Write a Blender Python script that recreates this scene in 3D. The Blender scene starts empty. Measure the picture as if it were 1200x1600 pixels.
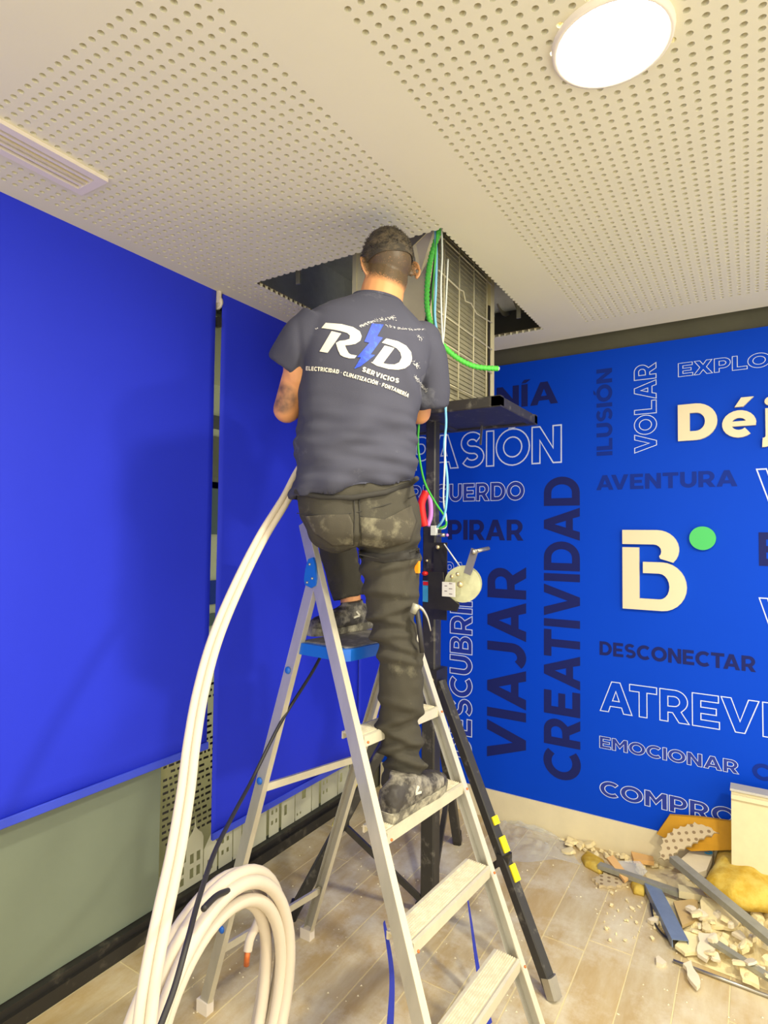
import bpy, bmesh, math, random
from mathutils import Vector, Matrix, noise
from mathutils.bvhtree import BVHTree
R = random.Random(7)
C = bpy.context.scene.collection
PI = math.pi

# ---------------------------------------------------------------- camera, world, lights, exposure
HC = 1.57
FPX = 925.0
_c = Matrix(((0.84954626, 0.01083314, 0.52740288), (0.52742559, -0.03576036, -0.8488483), (0.00966443, 0.99930168, -0.03609376)))
_q = _c.to_quaternion(); CAMR = _q.to_matrix()
cam = bpy.data.objects.new('camera', bpy.data.cameras.new('camera')); C.objects.link(cam)
cam.data.sensor_fit = 'HORIZONTAL'; cam.data.sensor_width = 36; cam.data.lens = 36 * FPX / 1200
cam.data.clip_start = 0.02
cam.matrix_world = Matrix.Translation((0, 0, HC)) @ CAMR.to_4x4()
bpy.context.scene.camera = cam
w = bpy.data.worlds.new('world'); bpy.context.scene.world = w; w.use_nodes = True
w.node_tree.nodes['Background'].inputs[0].default_value = (1.0, 0.94, 0.80, 1)
w.node_tree.nodes['Background'].inputs[1].default_value = 1.05
vs = bpy.context.scene.view_settings
vs.view_transform = 'Standard'; vs.look = 'None'; vs.exposure = 0.95; vs.gamma = 1; vs.use_curve_mapping = False
def area(name, loc, size, power, col):
    l = bpy.data.lights.new(name, 'AREA'); l.shape = 'DISK'; l.size = size; l.energy = power; l.color = col
    o = bpy.data.objects.new(name, l); C.objects.link(o); o.location = loc; return o
LAMPS = [(-0.237, 1.262, 11), (0.95, 1.30, 27), (-0.24, -0.9, 11), (0.95, -0.9, 11)]
for x, y, p in LAMPS: area('downlight_lamp', (x, y, 2.575), 0.2, p, (1.0, 0.92, 0.74))

# ---------------------------------------------------------------- pixel -> world helpers (1200 x 1600 frame)
def ray(px, py): return CAMR @ Vector(((px - 600) / FPX, -(py - 800) / FPX, -1))
O = Vector((0, 0, HC))
def at(px, py, d): return O + ray(px, py) * d
def onZ(px, py, z): r = ray(px, py); return O + r * ((z - HC) / r.z)
def onY(px, py, y): r = ray(px, py); return O + r * (y / r.y)
def onX(px, py, x): r = ray(px, py); return O + r * (x / r.x)
CR = CAMR @ Vector((1, 0, 0)); CU = CAMR @ Vector((0, 1, 0)); CF = CAMR @ Vector((0, 0, -1))

# ---------------------------------------------------------------- materials
def lin(c):
    return tuple((x / 255 / 12.92) if x / 255 <= 0.04045 else ((x / 255 + 0.055) / 1.055) ** 2.4 for x in c)
def mat(name, col, rough=0.6, metal=0.0, var=0.0, vscale=8, bump=0.0, bscale=60, col2=None, thr=None, spec=0.5, emit=0, alpha=1, stretch=None, trans=0, coat=0):
    m = bpy.data.materials.new(name); m.use_nodes = True; nt = m.node_tree; N = nt.nodes; L = nt.links
    b = N['Principled BSDF']; c = lin(col) + (1,)
    b.inputs['Base Color'].default_value = c; b.inputs['Roughness'].default_value = rough; b.inputs['Metallic'].default_value = metal
    b.inputs['Specular IOR Level'].default_value = spec
    b.inputs['Coat Weight'].default_value = coat
    if trans: b.inputs['Transmission Weight'].default_value = trans
    if alpha < 1: b.inputs['Alpha'].default_value = alpha
    if emit: b.inputs['Emission Color'].default_value = c; b.inputs['Emission Strength'].default_value = emit
    tc = N.new('ShaderNodeTexCoord'); mp = N.new('ShaderNodeMapping'); L.new(tc.outputs['Object'], mp.inputs[0])
    if stretch: mp.inputs['Scale'].default_value = stretch
    if var or col2:
        n = N.new('ShaderNodeTexNoise'); n.inputs['Scale'].default_value = vscale; n.inputs['Detail'].default_value = 6; n.inputs['Roughness'].default_value = 0.65
        L.new(mp.outputs[0], n.inputs['Vector'])
        cr = N.new('ShaderNodeValToRGB'); L.new(n.outputs['Fac'], cr.inputs[0]); L.new(cr.outputs[0], b.inputs['Base Color'])
        e = cr.color_ramp.elements
        if col2:
            t0, t1 = thr or (0.45, 0.62)
            e[0].position = t0; e[1].position = t1; e[0].color = c; e[1].color = lin(col2) + (1,)
        else:
            e[0].position = 0.3; e[1].position = 0.7
            e[0].color = tuple(x * (1 - var) for x in c[:3]) + (1,); e[1].color = tuple(min(1, x * (1 + var)) for x in c[:3]) + (1,)
    if bump:
        n2 = N.new('ShaderNodeTexNoise'); n2.inputs['Scale'].default_value = bscale; n2.inputs['Detail'].default_value = 4
        L.new(mp.outputs[0], n2.inputs['Vector'])
        bp = N.new('ShaderNodeBump'); bp.inputs['Strength'].default_value = bump; bp.inputs['Distance'].default_value = 0.004
        L.new(n2.outputs['Fac'], bp.inputs['Height']); L.new(bp.outputs[0], b.inputs['Normal'])
    return m
M = dict(
    ceil=mat('ceiling_paint', (229, 224, 194), 0.85, var=0.02, vscale=2, bump=0.05, bscale=200),
    felt=mat('dark_felt', (158, 144, 114), 0.95),
    plenum=mat('plenum_grey', (196, 200, 188), 0.85, var=0.2, vscale=5),
    wallgrey=mat('shadow_gap_paint', (92, 90, 72), 0.8, var=0.15, vscale=3),
    mural=mat('mural_blue', (0, 66, 200), 0.6, spec=0.12, var=0.02, vscale=1.5),
    navy=mat('mural_navy_print', (28, 36, 98), 0.6, spec=0.12),
    navydim=mat('mural_dim_print', (18, 46, 140), 0.6, spec=0.12),
    white=mat('white_print', (200, 214, 244), 0.5),
    infill=mat('outline_infill_print', (16, 46, 150), 0.5),
    cream=mat('cream_acrylic', (222, 210, 174), 0.4),
    green=mat('green_acrylic', (62, 190, 96), 0.4),
    base=mat('skirting_white', (226, 214, 176), 0.5, var=0.05, vscale=6),
    blind=mat('blind_fabric_blue', (42, 58, 218), 0.55, spec=0.22, var=0.03, vscale=1.3, bump=0.12, bscale=500),
    blindbar=mat('blind_hem_blue', (60, 80, 214), 0.4),
    plank=mat('laminate_oak', (190, 164, 112), 0.55, col2=(214, 202, 166), thr=(0.42, 0.72), vscale=2.2, bump=0.1, bscale=30, stretch=(3.0, 0.8, 1)),
    plank2=mat('laminate_oak_grey', (184, 160, 112), 0.55, col2=(208, 196, 160), thr=(0.42, 0.7), vscale=2.8, bump=0.1, bscale=30, stretch=(2.6, 0.7, 1)),
    under=mat('dusty_joint', (222, 208, 160), 0.9),
    dust=mat('plaster_dust', (232, 222, 190), 0.95),
    black=mat('black_powdercoat', (38, 36, 34), 0.4, var=0.3, vscale=14),
    blackdusty=mat('dusty_black_steel', (50, 48, 44), 0.45, col2=(120, 116, 104), thr=(0.56, 0.78), vscale=22),
    frame=mat('anodised_black_frame', (40, 38, 34), 0.45, col2=(110, 104, 88), thr=(0.55, 0.8), vscale=10),
    alu=mat('brushed_aluminium', (188, 185, 174), 0.38, metal=0.55, var=0.1, vscale=14, stretch=(1, 1, 0.25)),
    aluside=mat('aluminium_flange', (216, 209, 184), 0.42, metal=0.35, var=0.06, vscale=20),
    alustep=mat('dusty_step_tread', (214, 206, 178), 0.6, metal=0.15, col2=(236, 228, 202), thr=(0.4, 0.65), vscale=40),
    blueplastic=mat('blue_plastic', (22, 98, 196), 0.35),
    tread=mat('worn_grey_tread', (108, 106, 104), 0.75, col2=(160, 156, 150), thr=(0.5, 0.75), vscale=30),
    strap=mat('blue_webbing', (36, 52, 168), 0.7),
    yellow=mat('yellow_tape', (244, 226, 10), 0.4),
    steel=mat('zinc_steel', (178, 174, 162), 0.32, metal=0.8, var=0.1),
    bolt=mat('bright_bolt', (220, 205, 160), 0.3, metal=0.7),
    drum=mat('winch_drum_zinc', (196, 196, 158), 0.38, metal=0.4, var=0.15, vscale=25),
    label=mat('paper_label', (224, 222, 216), 0.6),
    labelink=mat('label_ink', (90, 60, 66), 0.6),
    red=mat('red_plastic', (226, 36, 28), 0.35), pink=mat('lilac_plastic', (196, 130, 214), 0.4),
    orange=mat('orange_tag', (240, 150, 10), 0.5), cyan=mat('cyan_label', (70, 176, 226), 0.5),
    unit=mat('unit_sheet_steel', (220, 212, 170), 0.5, metal=0.15, var=0.08, vscale=6),
    unitside=mat('unit_louvre_grey', (176, 170, 138), 0.55, metal=0.2, var=0.12, vscale=9),
    unitedge=mat('unit_corner_post', (214, 204, 160), 0.5),
    wire=mat('cream_wire', (220, 212, 176), 0.45),
    conduit=mat('green_conduit', (86, 206, 74), 0.45), conduitd=mat('green_cable', (70, 180, 60), 0.5),
    cabwhite=mat('white_cable', (220, 224, 214), 0.5), cabblue=mat('blue_cable', (120, 190, 226), 0.5),
    foam=mat('white_pipe_insulation', (212, 200, 180), 0.62, var=0.02, bump=0.06, bscale=90),
    copper=mat('copper', (214, 120, 66), 0.35, metal=0.7),
    rubber=mat('black_cable_rubber', (40, 38, 38), 0.55),
    frost=mat('frosted_film', (126, 136, 116), 0.32, var=0.05, vscale=2, bump=0.03, bscale=300),
    vinyl=mat('skyline_vinyl', (206, 206, 176), 0.55),
    corridor=mat('corridor_wall', (186, 184, 158), 0.8), corrdark=mat('corridor_dark', (44, 66, 70), 0.6),
    skin=mat('skin', (214, 150, 98), 0.5, var=0.05, vscale=12, bump=0.03, bscale=120),
    shirt=mat('charcoal_cotton', (70, 71, 84), 0.9, col2=(126, 128, 134), thr=(0.60, 0.86), vscale=7, bump=0.15, bscale=500, spec=0.2),
    pants=mat('grey_work_cloth', (66, 63, 54), 0.85, col2=(130, 126, 104), thr=(0.60, 0.84), vscale=8, bump=0.2, bscale=420, spec=0.2),
    pocket=mat('dusty_pocket_cloth', (74, 70, 60), 0.9, col2=(150, 145, 120), thr=(0.50, 0.82), vscale=16, bump=0.2, bscale=420, spec=0.2),
    seam=mat('dark_seam', (50, 48, 44), 0.9),
    shoe=mat('black_shoe_leather', (54, 50, 46), 0.6, col2=(166, 160, 142), thr=(0.46, 0.70), vscale=16, bump=0.2, bscale=100),
    sole=mat('dusty_rubber_sole', (98, 94, 82), 0.8, col2=(190, 184, 160), thr=(0.45, 0.7), vscale=26, bump=0.3, bscale=60),
    print=mat('cream_shirt_print', (218, 212, 192), 0.7), printblue=mat('blue_shirt_print', (34, 82, 220), 0.6, col2=(24, 60, 180), thr=(0.4, 0.5), vscale=60),
    dustshirt=mat('dust_smudge', (176, 176, 176), 0.95),
    hair=mat('dark_hair', (56, 50, 40), 0.75, col2=(112, 98, 74), thr=(0.45, 0.75), vscale=30, bump=0.6, bscale=160, stretch=(1, 1, 2)),
    eye=mat('eye_white', (235, 230, 225), 0.3), iris=mat('iris_brown', (50, 30, 20), 0.3), lip=mat('lip', (180, 104, 86), 0.5),
    plaster=mat('plasterboard_core', (232, 216, 166), 0.9, var=0.08, vscale=20, bump=0.25, bscale=80),
    plaster2=mat('plasterboard_paper', (222, 210, 180), 0.85, var=0.05, vscale=20, bump=0.1),
    offcut=mat('offcut_face', (196, 178, 140), 0.85, var=0.05, vscale=20), offhole=mat('offcut_hole', (138, 116, 84), 0.9),
    tan=mat('tan_board', (196, 168, 112), 0.8), peach=mat('cardboard', (224, 178, 112), 0.8),
    galv=mat('galvanised_steel', (152, 150, 132), 0.42, metal=0.2, var=0.15, vscale=16),
    galvblue=mat('blue_filmed_steel', (112, 128, 152), 0.32, metal=0.05, var=0.1, vscale=20),
    wool=mat('yellow_mineral_wool', (188, 150, 34), 0.95, col2=(214, 188, 90), thr=(0.4, 0.65), vscale=10, bump=1.0, bscale=40),
    woolflat=mat('amber_insulation_sheet', (190, 138, 20), 0.8, var=0.15, vscale=7),
    film=mat('clear_plastic_film', (226, 230, 226), 0.2, alpha=0.30, spec=0.7),
    panelcream=mat('cream_panel', (214, 202, 160), 0.6, var=0.04, vscale=30), panelgrey=mat('grey_panel_lip', (176, 172, 160), 0.5),
    ventwhite=mat('vent_white_enamel', (232, 222, 206), 0.4), ventslot=mat('vent_slot_olive', (128, 116, 84), 0.7),
    lamp=mat('lamp_diffuser', (255, 246, 226), 0.5, emit=14), lamprim=mat('lamp_rim', (244, 236, 214), 0.4),
)
def dusty(m):
    nt = m.node_tree; N = nt.nodes; L = nt.links; b = N['Principled BSDF']; src = b.inputs['Base Color'].links[0].from_socket
    g = N.new('ShaderNodeNewGeometry'); n = N.new('ShaderNodeTexNoise'); n.inputs['Scale'].default_value = 3.2; n.inputs['Detail'].default_value = 9; n.inputs['Roughness'].default_value = .72
    L.new(g.outputs['Position'], n.inputs['Vector']); r = N.new('ShaderNodeMapRange'); r.inputs['From Min'].default_value = .46; r.inputs['From Max'].default_value = .68; L.new(n.outputs['Fac'], r.inputs['Value'])
    dd = N.new('ShaderNodeVectorMath'); dd.operation = 'DISTANCE'; dd.inputs[1].default_value = (-1.1, 2.1, 0); L.new(g.outputs['Position'], dd.inputs[0])
    r2 = N.new('ShaderNodeMapRange'); r2.inputs['From Min'].default_value = 1.3; r2.inputs['From Max'].default_value = .5; r2.inputs['To Min'].default_value = .25; r2.inputs['To Max'].default_value = .9; L.new(dd.outputs['Value'], r2.inputs['Value'])
    mu = N.new('ShaderNodeMath'); mu.operation = 'MULTIPLY'; L.new(r.outputs[0], mu.inputs[0]); L.new(r2.outputs[0], mu.inputs[1])
    mx = N.new('ShaderNodeMix'); mx.data_type = 'RGBA'; L.new(mu.outputs[0], mx.inputs[0]); L.new(src, mx.inputs[6]); mx.inputs[7].default_value = lin((226, 220, 196)) + (1,); L.new(mx.outputs[2], b.inputs['Base Color'])
dusty(M['plank']); dusty(M['plank2'])
# ---------------------------------------------------------------- mesh building
def wloc(o):
    v = Vector((0, 0, 0))
    while o is not None: v += o.location; o = o.parent
    return v
def tag(o, label=None, cat=None, group=None, kind=None):
    if label: o['label'] = label
    if cat: o['category'] = cat
    if group: o['group'] = group
    if kind: o['kind'] = kind
    return o
def thing(name, loc, label, cat, group=None):
    o = bpy.data.objects.new(name, None); C.objects.link(o); o.location = loc; o.empty_display_size = 0.05
    return tag(o, label, cat, group)
def frame_of(d, up=Vector((0, 0, 1))):
    d = d.normalized()
    if abs(d.dot(up)) > 0.98: up = Vector((1, 0, 0)) if abs(d.x) < 0.9 else Vector((0, 1, 0))
    a = d.cross(up).normalized(); b = a.cross(d).normalized(); return a, b
class MB:
    def __init__(s): s.v = []; s.f = []; s.mi = []; s.smooth = []
    def add(s, vs_, fs, mi=0, sm=False):
        k = len(s.v); s.v += [Vector(v) for v in vs_]
        for f in fs: s.f.append([i + k for i in f]); s.mi.append(mi); s.smooth.append(sm)
        return s
    def hexa(s, p, mi=0):  # p: 8 points, bottom 4 then top 4
        return s.add(p, [(3, 2, 1, 0), (4, 5, 6, 7), (0, 1, 5, 4), (1, 2, 6, 5), (2, 3, 7, 6), (3, 0, 4, 7)], mi)
    def box(s, lo, hi, mi=0):
        (x0, y0, z0), (x1, y1, z1) = lo, hi
        return s.hexa([(x0, y0, z0), (x1, y0, z0), (x1, y1, z0), (x0, y1, z0), (x0, y0, z1), (x1, y0, z1), (x1, y1, z1), (x0, y1, z1)], mi)
    def beam(s, p0, p1, w_, h_, up=Vector((0, 0, 1)), mi=0, bev=0.0):
        p0, p1 = Vector(p0), Vector(p1); a, b = frame_of(p1 - p0, up); w_ /= 2; h_ /= 2
        e = min(bev, w_ * .6, h_ * .6)
        if e <= 0: prof = [(-w_, -h_), (w_, -h_), (w_, h_), (-w_, h_)]
        else: prof = [(-w_ + e, -h_), (w_ - e, -h_), (w_, -h_ + e), (w_, h_ - e), (w_ - e, h_), (-w_ + e, h_), (-w_, h_ - e), (-w_, -h_ + e)]
        n = len(prof); P = [p0 + a * x + b * y for x, y in prof] + [p1 + a * x + b * y for x, y in prof]
        return s.add(P, [tuple(range(n))[::-1], tuple(range(n, 2 * n))] + [(i, (i + 1) % n, n + (i + 1) % n, n + i) for i in range(n)], mi)
    def chan(s, p0, p1, prof, up, mi=0):  # any closed 2-D profile swept
        p0, p1 = Vector(p0), Vector(p1); a, b = frame_of(p1 - p0, up); n = len(prof)
        P = [p0 + a * x + b * y for x, y in prof] + [p1 + a * x + b * y for x, y in prof]
        return s.add(P, [tuple(range(n))[::-1], tuple(range(n, 2 * n))] + [(i, (i + 1) % n, n + (i + 1) % n, n + i) for i in range(n)], mi)
    def tube(s, pts, r, n=10, mi=0, cap=True, closed=False, sq=None):
        pts = [Vector(p) for p in pts]; rs = r if isinstance(r, (list, tuple)) else [r] * len(pts)
        m = len(pts); d0 = (pts[1] - pts[0]); a, b = frame_of(d0); P = []
        for i, p in enumerate(pts):
            if closed: d = pts[(i + 1) % m] - pts[i - 1]
            else: d = pts[min(i + 1, m - 1)] - pts[max(i - 1, 0)]
            d.normalize(); a = (a - d * a.dot(d)).normalized(); b = d.cross(a)
            for k in range(n):
                t = 2 * PI * k / n; P.append(p + (a * math.cos(t) + b * math.sin(t)) * rs[i])
        F = []
        for i in range(m if closed else m - 1):
            j = (i + 1) % m
            for k in range(n): F.append((i * n + k, i * n + (k + 1) % n, j * n + (k + 1) % n, j * n + k))
        if cap and not closed: F += [tuple(range(n))[::-1], tuple(range((m - 1) * n, m * n))]
        return s.add(P, F, mi, True)
    def ball(s, c, r, n=12, mi=0, frame=None):
        c = Vector(c); r = Vector(r) if not isinstance(r, (int, float)) else Vector((r, r, r))
        fr = frame or (Vector((1, 0, 0)), Vector((0, 1, 0)), Vector((0, 0, 1))); h = max(4, n // 2 + 1); P = []
        for i in range(1, h):
            t = PI * i / h
            for k in range(n):
                f = 2 * PI * k / n
                P.append(c + fr[0] * (r.x * math.sin(t) * math.cos(f)) + fr[1] * (r.y * math.sin(t) * math.sin(f)) + fr[2] * (r.z * math.cos(t)))
        P += [c + fr[2] * r.z, c - fr[2] * r.z]; T = len(P) - 2; F = []
        for i in range(h - 2):
            for k in range(n): F.append((i * n + k, (i + 1) * n + k, (i + 1) * n + (k + 1) % n, i * n + (k + 1) % n))
        for k in range(n): F += [(T, k, (k + 1) % n), (T + 1, (h - 2) * n + (k + 1) % n, (h - 2) * n + k)]
        return s.add(P, F, mi, True)
    def loft(s, rings, n=24, mi=0):
        # ring: (center, axis a (Vector*len), axis b (Vector*len), exponent)
        P = []
        for c, a, b, e in rings:
            for k in range(n):
                t = 2 * PI * k / n; ct, st = math.cos(t), math.sin(t)
                P.append(c + a * (math.copysign(abs(ct) ** (2 / e), ct)) + b * (math.copysign(abs(st) ** (2 / e), st)))
        m = len(rings); F = [tuple(range(n))[::-1], tuple(range((m - 1) * n, m * n))]
        for i in range(m - 1):
            for k in range(n): F.append((i * n + k, i * n + (k + 1) % n, (i + 1) * n + (k + 1) % n, (i + 1) * n + k))
        return s.add(P, F, mi, True)
    def prism(s, poly, org, ax, ay, az, h, mi=0):  # polygon extruded along az
        org = Vector(org); n = len(poly)
        P = [org + ax * x + ay * y for x, y in poly] + [org + ax * x + ay * y + az * h for x, y in poly]
        return s.add(P, [tuple(range(n))[::-1], tuple(range(n, 2 * n))] + [(i, (i + 1) % n, n + (i + 1) % n, n + i) for i in range(n)], mi)
    def build(s, name, mats, parent=None, fix=True):
        if not isinstance(mats, (list, tuple)): mats = [mats]
        me = bpy.data.meshes.new(name)
        if parent is None:
            xs = [v.x for v in s.v]; ys = [v.y for v in s.v]; zs = [v.z for v in s.v]
            off = Vector(((min(xs) + max(xs)) / 2, (min(ys) + max(ys)) / 2, min(zs)))
        else: off = wloc(parent)
        me.from_pydata([tuple(v - off) for v in s.v], [], s.f)
        me.polygons.foreach_set('material_index', s.mi); me.polygons.foreach_set('use_smooth', s.smooth)
        for m in mats: me.materials.append(m)
        if fix:
            bm = bmesh.new(); bm.from_mesh(me); bmesh.ops.recalc_face_normals(bm, faces=bm.faces); bm.to_mesh(me); bm.free()
        o = bpy.data.objects.new(name, me); C.objects.link(o)
        if parent is None: o.location = off
        else: o.parent = parent
        return o
X, Y, Z = Vector((1, 0, 0)), Vector((0, 1, 0)), Vector((0, 0, 1))
def spline(pts, sub=8):
    pts = [Vector(p) for p in pts]; out = []
    for i in range(len(pts) - 1):
        p0 = pts[max(i - 1, 0)]; p1 = pts[i]; p2 = pts[i + 1]; p3 = pts[min(i + 2, len(pts) - 1)]
        for k in range(sub):
            t = k / sub
            out.append(0.5 * ((2 * p1) + (p2 - p0) * t + (2 * p0 - 5 * p1 + 4 * p2 - p3) * t * t + (3 * p1 - p0 - 3 * p2 + p3) * t ** 3))
    out.append(pts[-1]); return out
def disc(mb, c, axis, r, h, n=20, mi=0):
    mb.tube([Vector(c), Vector(c) + Vector(axis).normalized() * h], r, n, mi)
    for i in range(1, 3): mb.smooth[-i] = False
    return mb

# ================================================================ SETTING
XW, YW = -1.98, 3.19
# floor: sub-floor slab + laminate planks (each a part)
fl = MB().box((-2.05, -1.6, -0.06), (1.35, 3.25, -0.0022)).build('floor', M['under']); tag(fl, kind='structure')
pw, pl = 0.158, 1.22; meshes = {}
col = 0; x = XW + 0.003
while x < 1.3:
    y = -1.6 + R.uniform(-1.0, 0); 
    while y < 3.2:
        y0, y1 = max(y, -1.6), min(y + pl, 3.2)
        if y1 - y0 > 0.02:
            ln = round(y1 - y0, 3); m_ = M['plank'] if R.random() < .5 else M['plank2']
            key = (ln, m_.name)
            if key not in meshes:
                o = MB().hexa([(-pw/2+.002, -ln/2+.002, -.0021), (pw/2-.002, -ln/2+.002, -.0021), (pw/2-.002, ln/2-.002, -.0021), (-pw/2+.002, ln/2-.002, -.0021),
                               (-pw/2+.0028, -ln/2+.0028, 0), (pw/2-.0028, -ln/2+.0028, 0), (pw/2-.0028, ln/2-.0028, 0), (-pw/2+.0028, ln/2-.0028, 0)]).build('plank', m_, fl)
                me = o.data; me.transform(Matrix.Translation(wloc(fl))); meshes[key] = me; bpy.data.objects.remove(o)
            o = bpy.data.objects.new('plank', meshes[key]); C.objects.link(o); o.parent = fl
            o.location = Vector((x + pw/2, (y0 + y1) / 2, R.uniform(-.0006, 0))) - wloc(fl)
        y += pl
    x += pw
# right wall: dark upper band, blue mural panel in front
wr = MB().box((-2.1, YW, -0.06), (1.35, YW + 0.1, 3.3)).build('wall_right', M['wallgrey']); tag(wr, kind='structure')
mur = MB().box((XW, YW - 0.02, 0.02), (1.35, YW, 2.527)).build('mural_panel', M['mural'], wr)
bb = MB().hexa([(XW + .01, 3.155, 0), (1.35, 3.155, 0), (1.35, 3.169, 0), (XW + .01, 3.169, 0), (XW + .01, 3.160, .152), (1.35, 3.160, .152), (1.35, 3.169, .152), (XW + .01, 3.169, .152)]).build('baseboard_right', M['base']); tag(bb, kind='structure')
# left wall: glazing with black base frame, films, corridor beyond
wl = MB(); wl.box((-2.1, -1.6, 2.6), (-2.0, 3.25, 3.3), 1); wl.box((-2.1, 3.0, 0.0), (-1.99, 3.19, 2.6))
wl = wl.build('wall_left', [M['wallgrey'], M['plenum']]); tag(wl, kind='structure')
tr = MB(); tr.box((-2.06, -1.6, 0.0), (XW + .002, 3.0, 0.05)); tr.box((-2.05, -1.6, 0.05), (-1.995, 3.0, 0.075)); tr.box((-2.06, -1.6, 2.55), (-1.99, 3.0, 2.6))
tr = tr.build('trim_1', M['frame']); tag(tr, kind='structure')
gl = MB().box((-2.030, -1.6, 0.075), (-2.024, 3.0, 2.55))
gmat = mat('shop_glass', (220, 232, 224), 0.02, trans=1.0, spec=0.6)
win = gl.build('window_1', gmat); tag(win, kind='structure')
YF = onX(250, 1300, -2.02).y
MB().box((-2.0232, -1.6, 0.078), (-2.0222, YF, 2.5)).build('frosted_film', M['frost'], win)
# rows of short dashes printed on the clear pane
d = MB()
for i in range(24):
    z = 0.30 + i * 0.026; y = YF + 0.012
    while y < 1.87:
        l = R.uniform(0.008, 0.03)
        if R.random() < .85: d.box((-2.0235, y, z), (-2.0232, min(y + l, 1.88), z + 0.010))
        y += l + 0.010
tag(d.build('dash_print', M['frame'], win), kind='stuff')
# skyline film along the bottom of the glass (houses, a dome, towers with cut-out windows)
def sky(y0, y1, z1, holes=(), roof=None):
    mb = MB(); ys = sorted({y0, y1} | {h[0] for h in holes} | {h[1] for h in holes}); zs = sorted({0.078, z1} | {h[2] for h in holes} | {h[3] for h in holes})
    for a_, b_ in zip(ys, ys[1:]):
        for c_, d_ in zip(zs, zs[1:]):
            if any(h[0] <= a_ < h[1] and h[2] <= c_ < h[3] for h in holes): continue
            mb.box((-2.0232, a_, c_), (-2.0218, b_, d_))
    if roof == 'dome':
        n = 12; cy = (y0 + y1) / 2; r = (y1 - y0) / 2
        prof = [(cy - r, z1), (cy - r * 1.02, z1 + r * .5), (cy - r * .8, z1 + r), (cy - r * .35, z1 + r * 1.4), (cy - .004, z1 + r * 1.8), (cy, z1 + r * 2.6), (cy + .004, z1 + r * 1.8), (cy + r * .35, z1 + r * 1.4), (cy + r * .8, z1 + r), (cy + r * 1.02, z1 + r * .5), (cy + r, z1)]
        mb.prism(prof, (-2.0232, 0, 0), Y, Z, X, .0014)
    if roof == 'gable':
        mb.prism([(y0, z1), (y1, z1), ((y0 + y1) / 2, z1 + .05)], (-2.0232, 0, 0), Y, Z, X, .0014)
    o = mb.build('skyline_house', M['vinyl'], win); return o
def win4(y0, z0, w_, h_, nx, nz, gx, gz): return [(y0 + i * gx, y0 + i * gx + w_, z0 + k * gz, z0 + k * gz + h_) for i in range(nx) for k in range(nz)]
ys0 = YF + .005
sky(ys0, ys0 + .13, .19, win4(ys0 + .02, .10, .02, .03, 3, 2, .04, .045))
sky(ys0 + .13, ys0 + .22, .235, win4(ys0 + .15, .11, .02, .04, 2, 2, .035, .06), 'dome')
sky(ys0 + .225, ys0 + .30, .20, win4(ys0 + .245, .10, .03, .045, 1, 1, .1, .1), 'gable')
y = ys0 + .31
hs = [(.08, .235, 1), (.05, .26, 0), (.16, .25, 2), (.07, .28, 1), (.10, .22, 3), (.13, .27, 2), (.06, .24, 0), (.15, .25, 1), (.10, .29, 3), (.12, .26, 2), (.22, .34, 4), (.10, .27, 1), (.12, .24, 2)]
for w_, z1, k in hs:
    if y + w_ > 2.99: break
    h = {0: [], 1: win4(y + .015, .13, .014, .02, 2, 2, .03, .05), 2: [(y + w_ * .4, y + w_ * .65, .17, .24)] + win4(y + .012, .10, .01, .012, 2, 1, .025, .03), 3: win4(y + .02, .14, .02, .05, 1, 1, .1, .1), 4: win4(y + .015, .11, .018, .045, 6, 3, .033, .07)}[k]
    h = [q for q in h if q[1] < y + w_ - .004 and q[3] < z1 - .004]
    sky(y, y + w_, z1, h); y += w_ + R.choice((.006, .02))
# corridor beyond the glass, seen through the slot between the blinds
cb = MB().box((-3.6, -1.6, -0.06), (-3.5, 5.5, 3.3)).build('wall_back', M['corridor']); tag(cb, kind='structure')
cf = MB().box((-3.6, -1.6, -0.06), (-2.05, 5.5, -0.01)).build('floor_back', M['under']); tag(cf, kind='structure')
cc = MB().box((-3.6, -1.6, 2.7), (-2.1, 5.5, 2.8)).build('ceiling_back', M['corridor']); tag(cc, kind='structure')
for z0, z1, mm, nm in ((2.36, 2.46, 'frame', 'reflection_band'), (1.55, 1.95, 'corrdark', 'reflection_block'), (1.9, 2.3, 'wallgrey', 'reflection_panel'), (1.02, 1.2, 'navydim', 'reflection_strip'), (0.86, 0.95, 'corrdark', 'reflection_block')):
    MB().box((-3.5, 2.4, z0), (-3.48, 3.9, z1)).build(nm, M[mm], cb)  # invented coloured blocks imitating the patchy reflections in the slot

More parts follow.
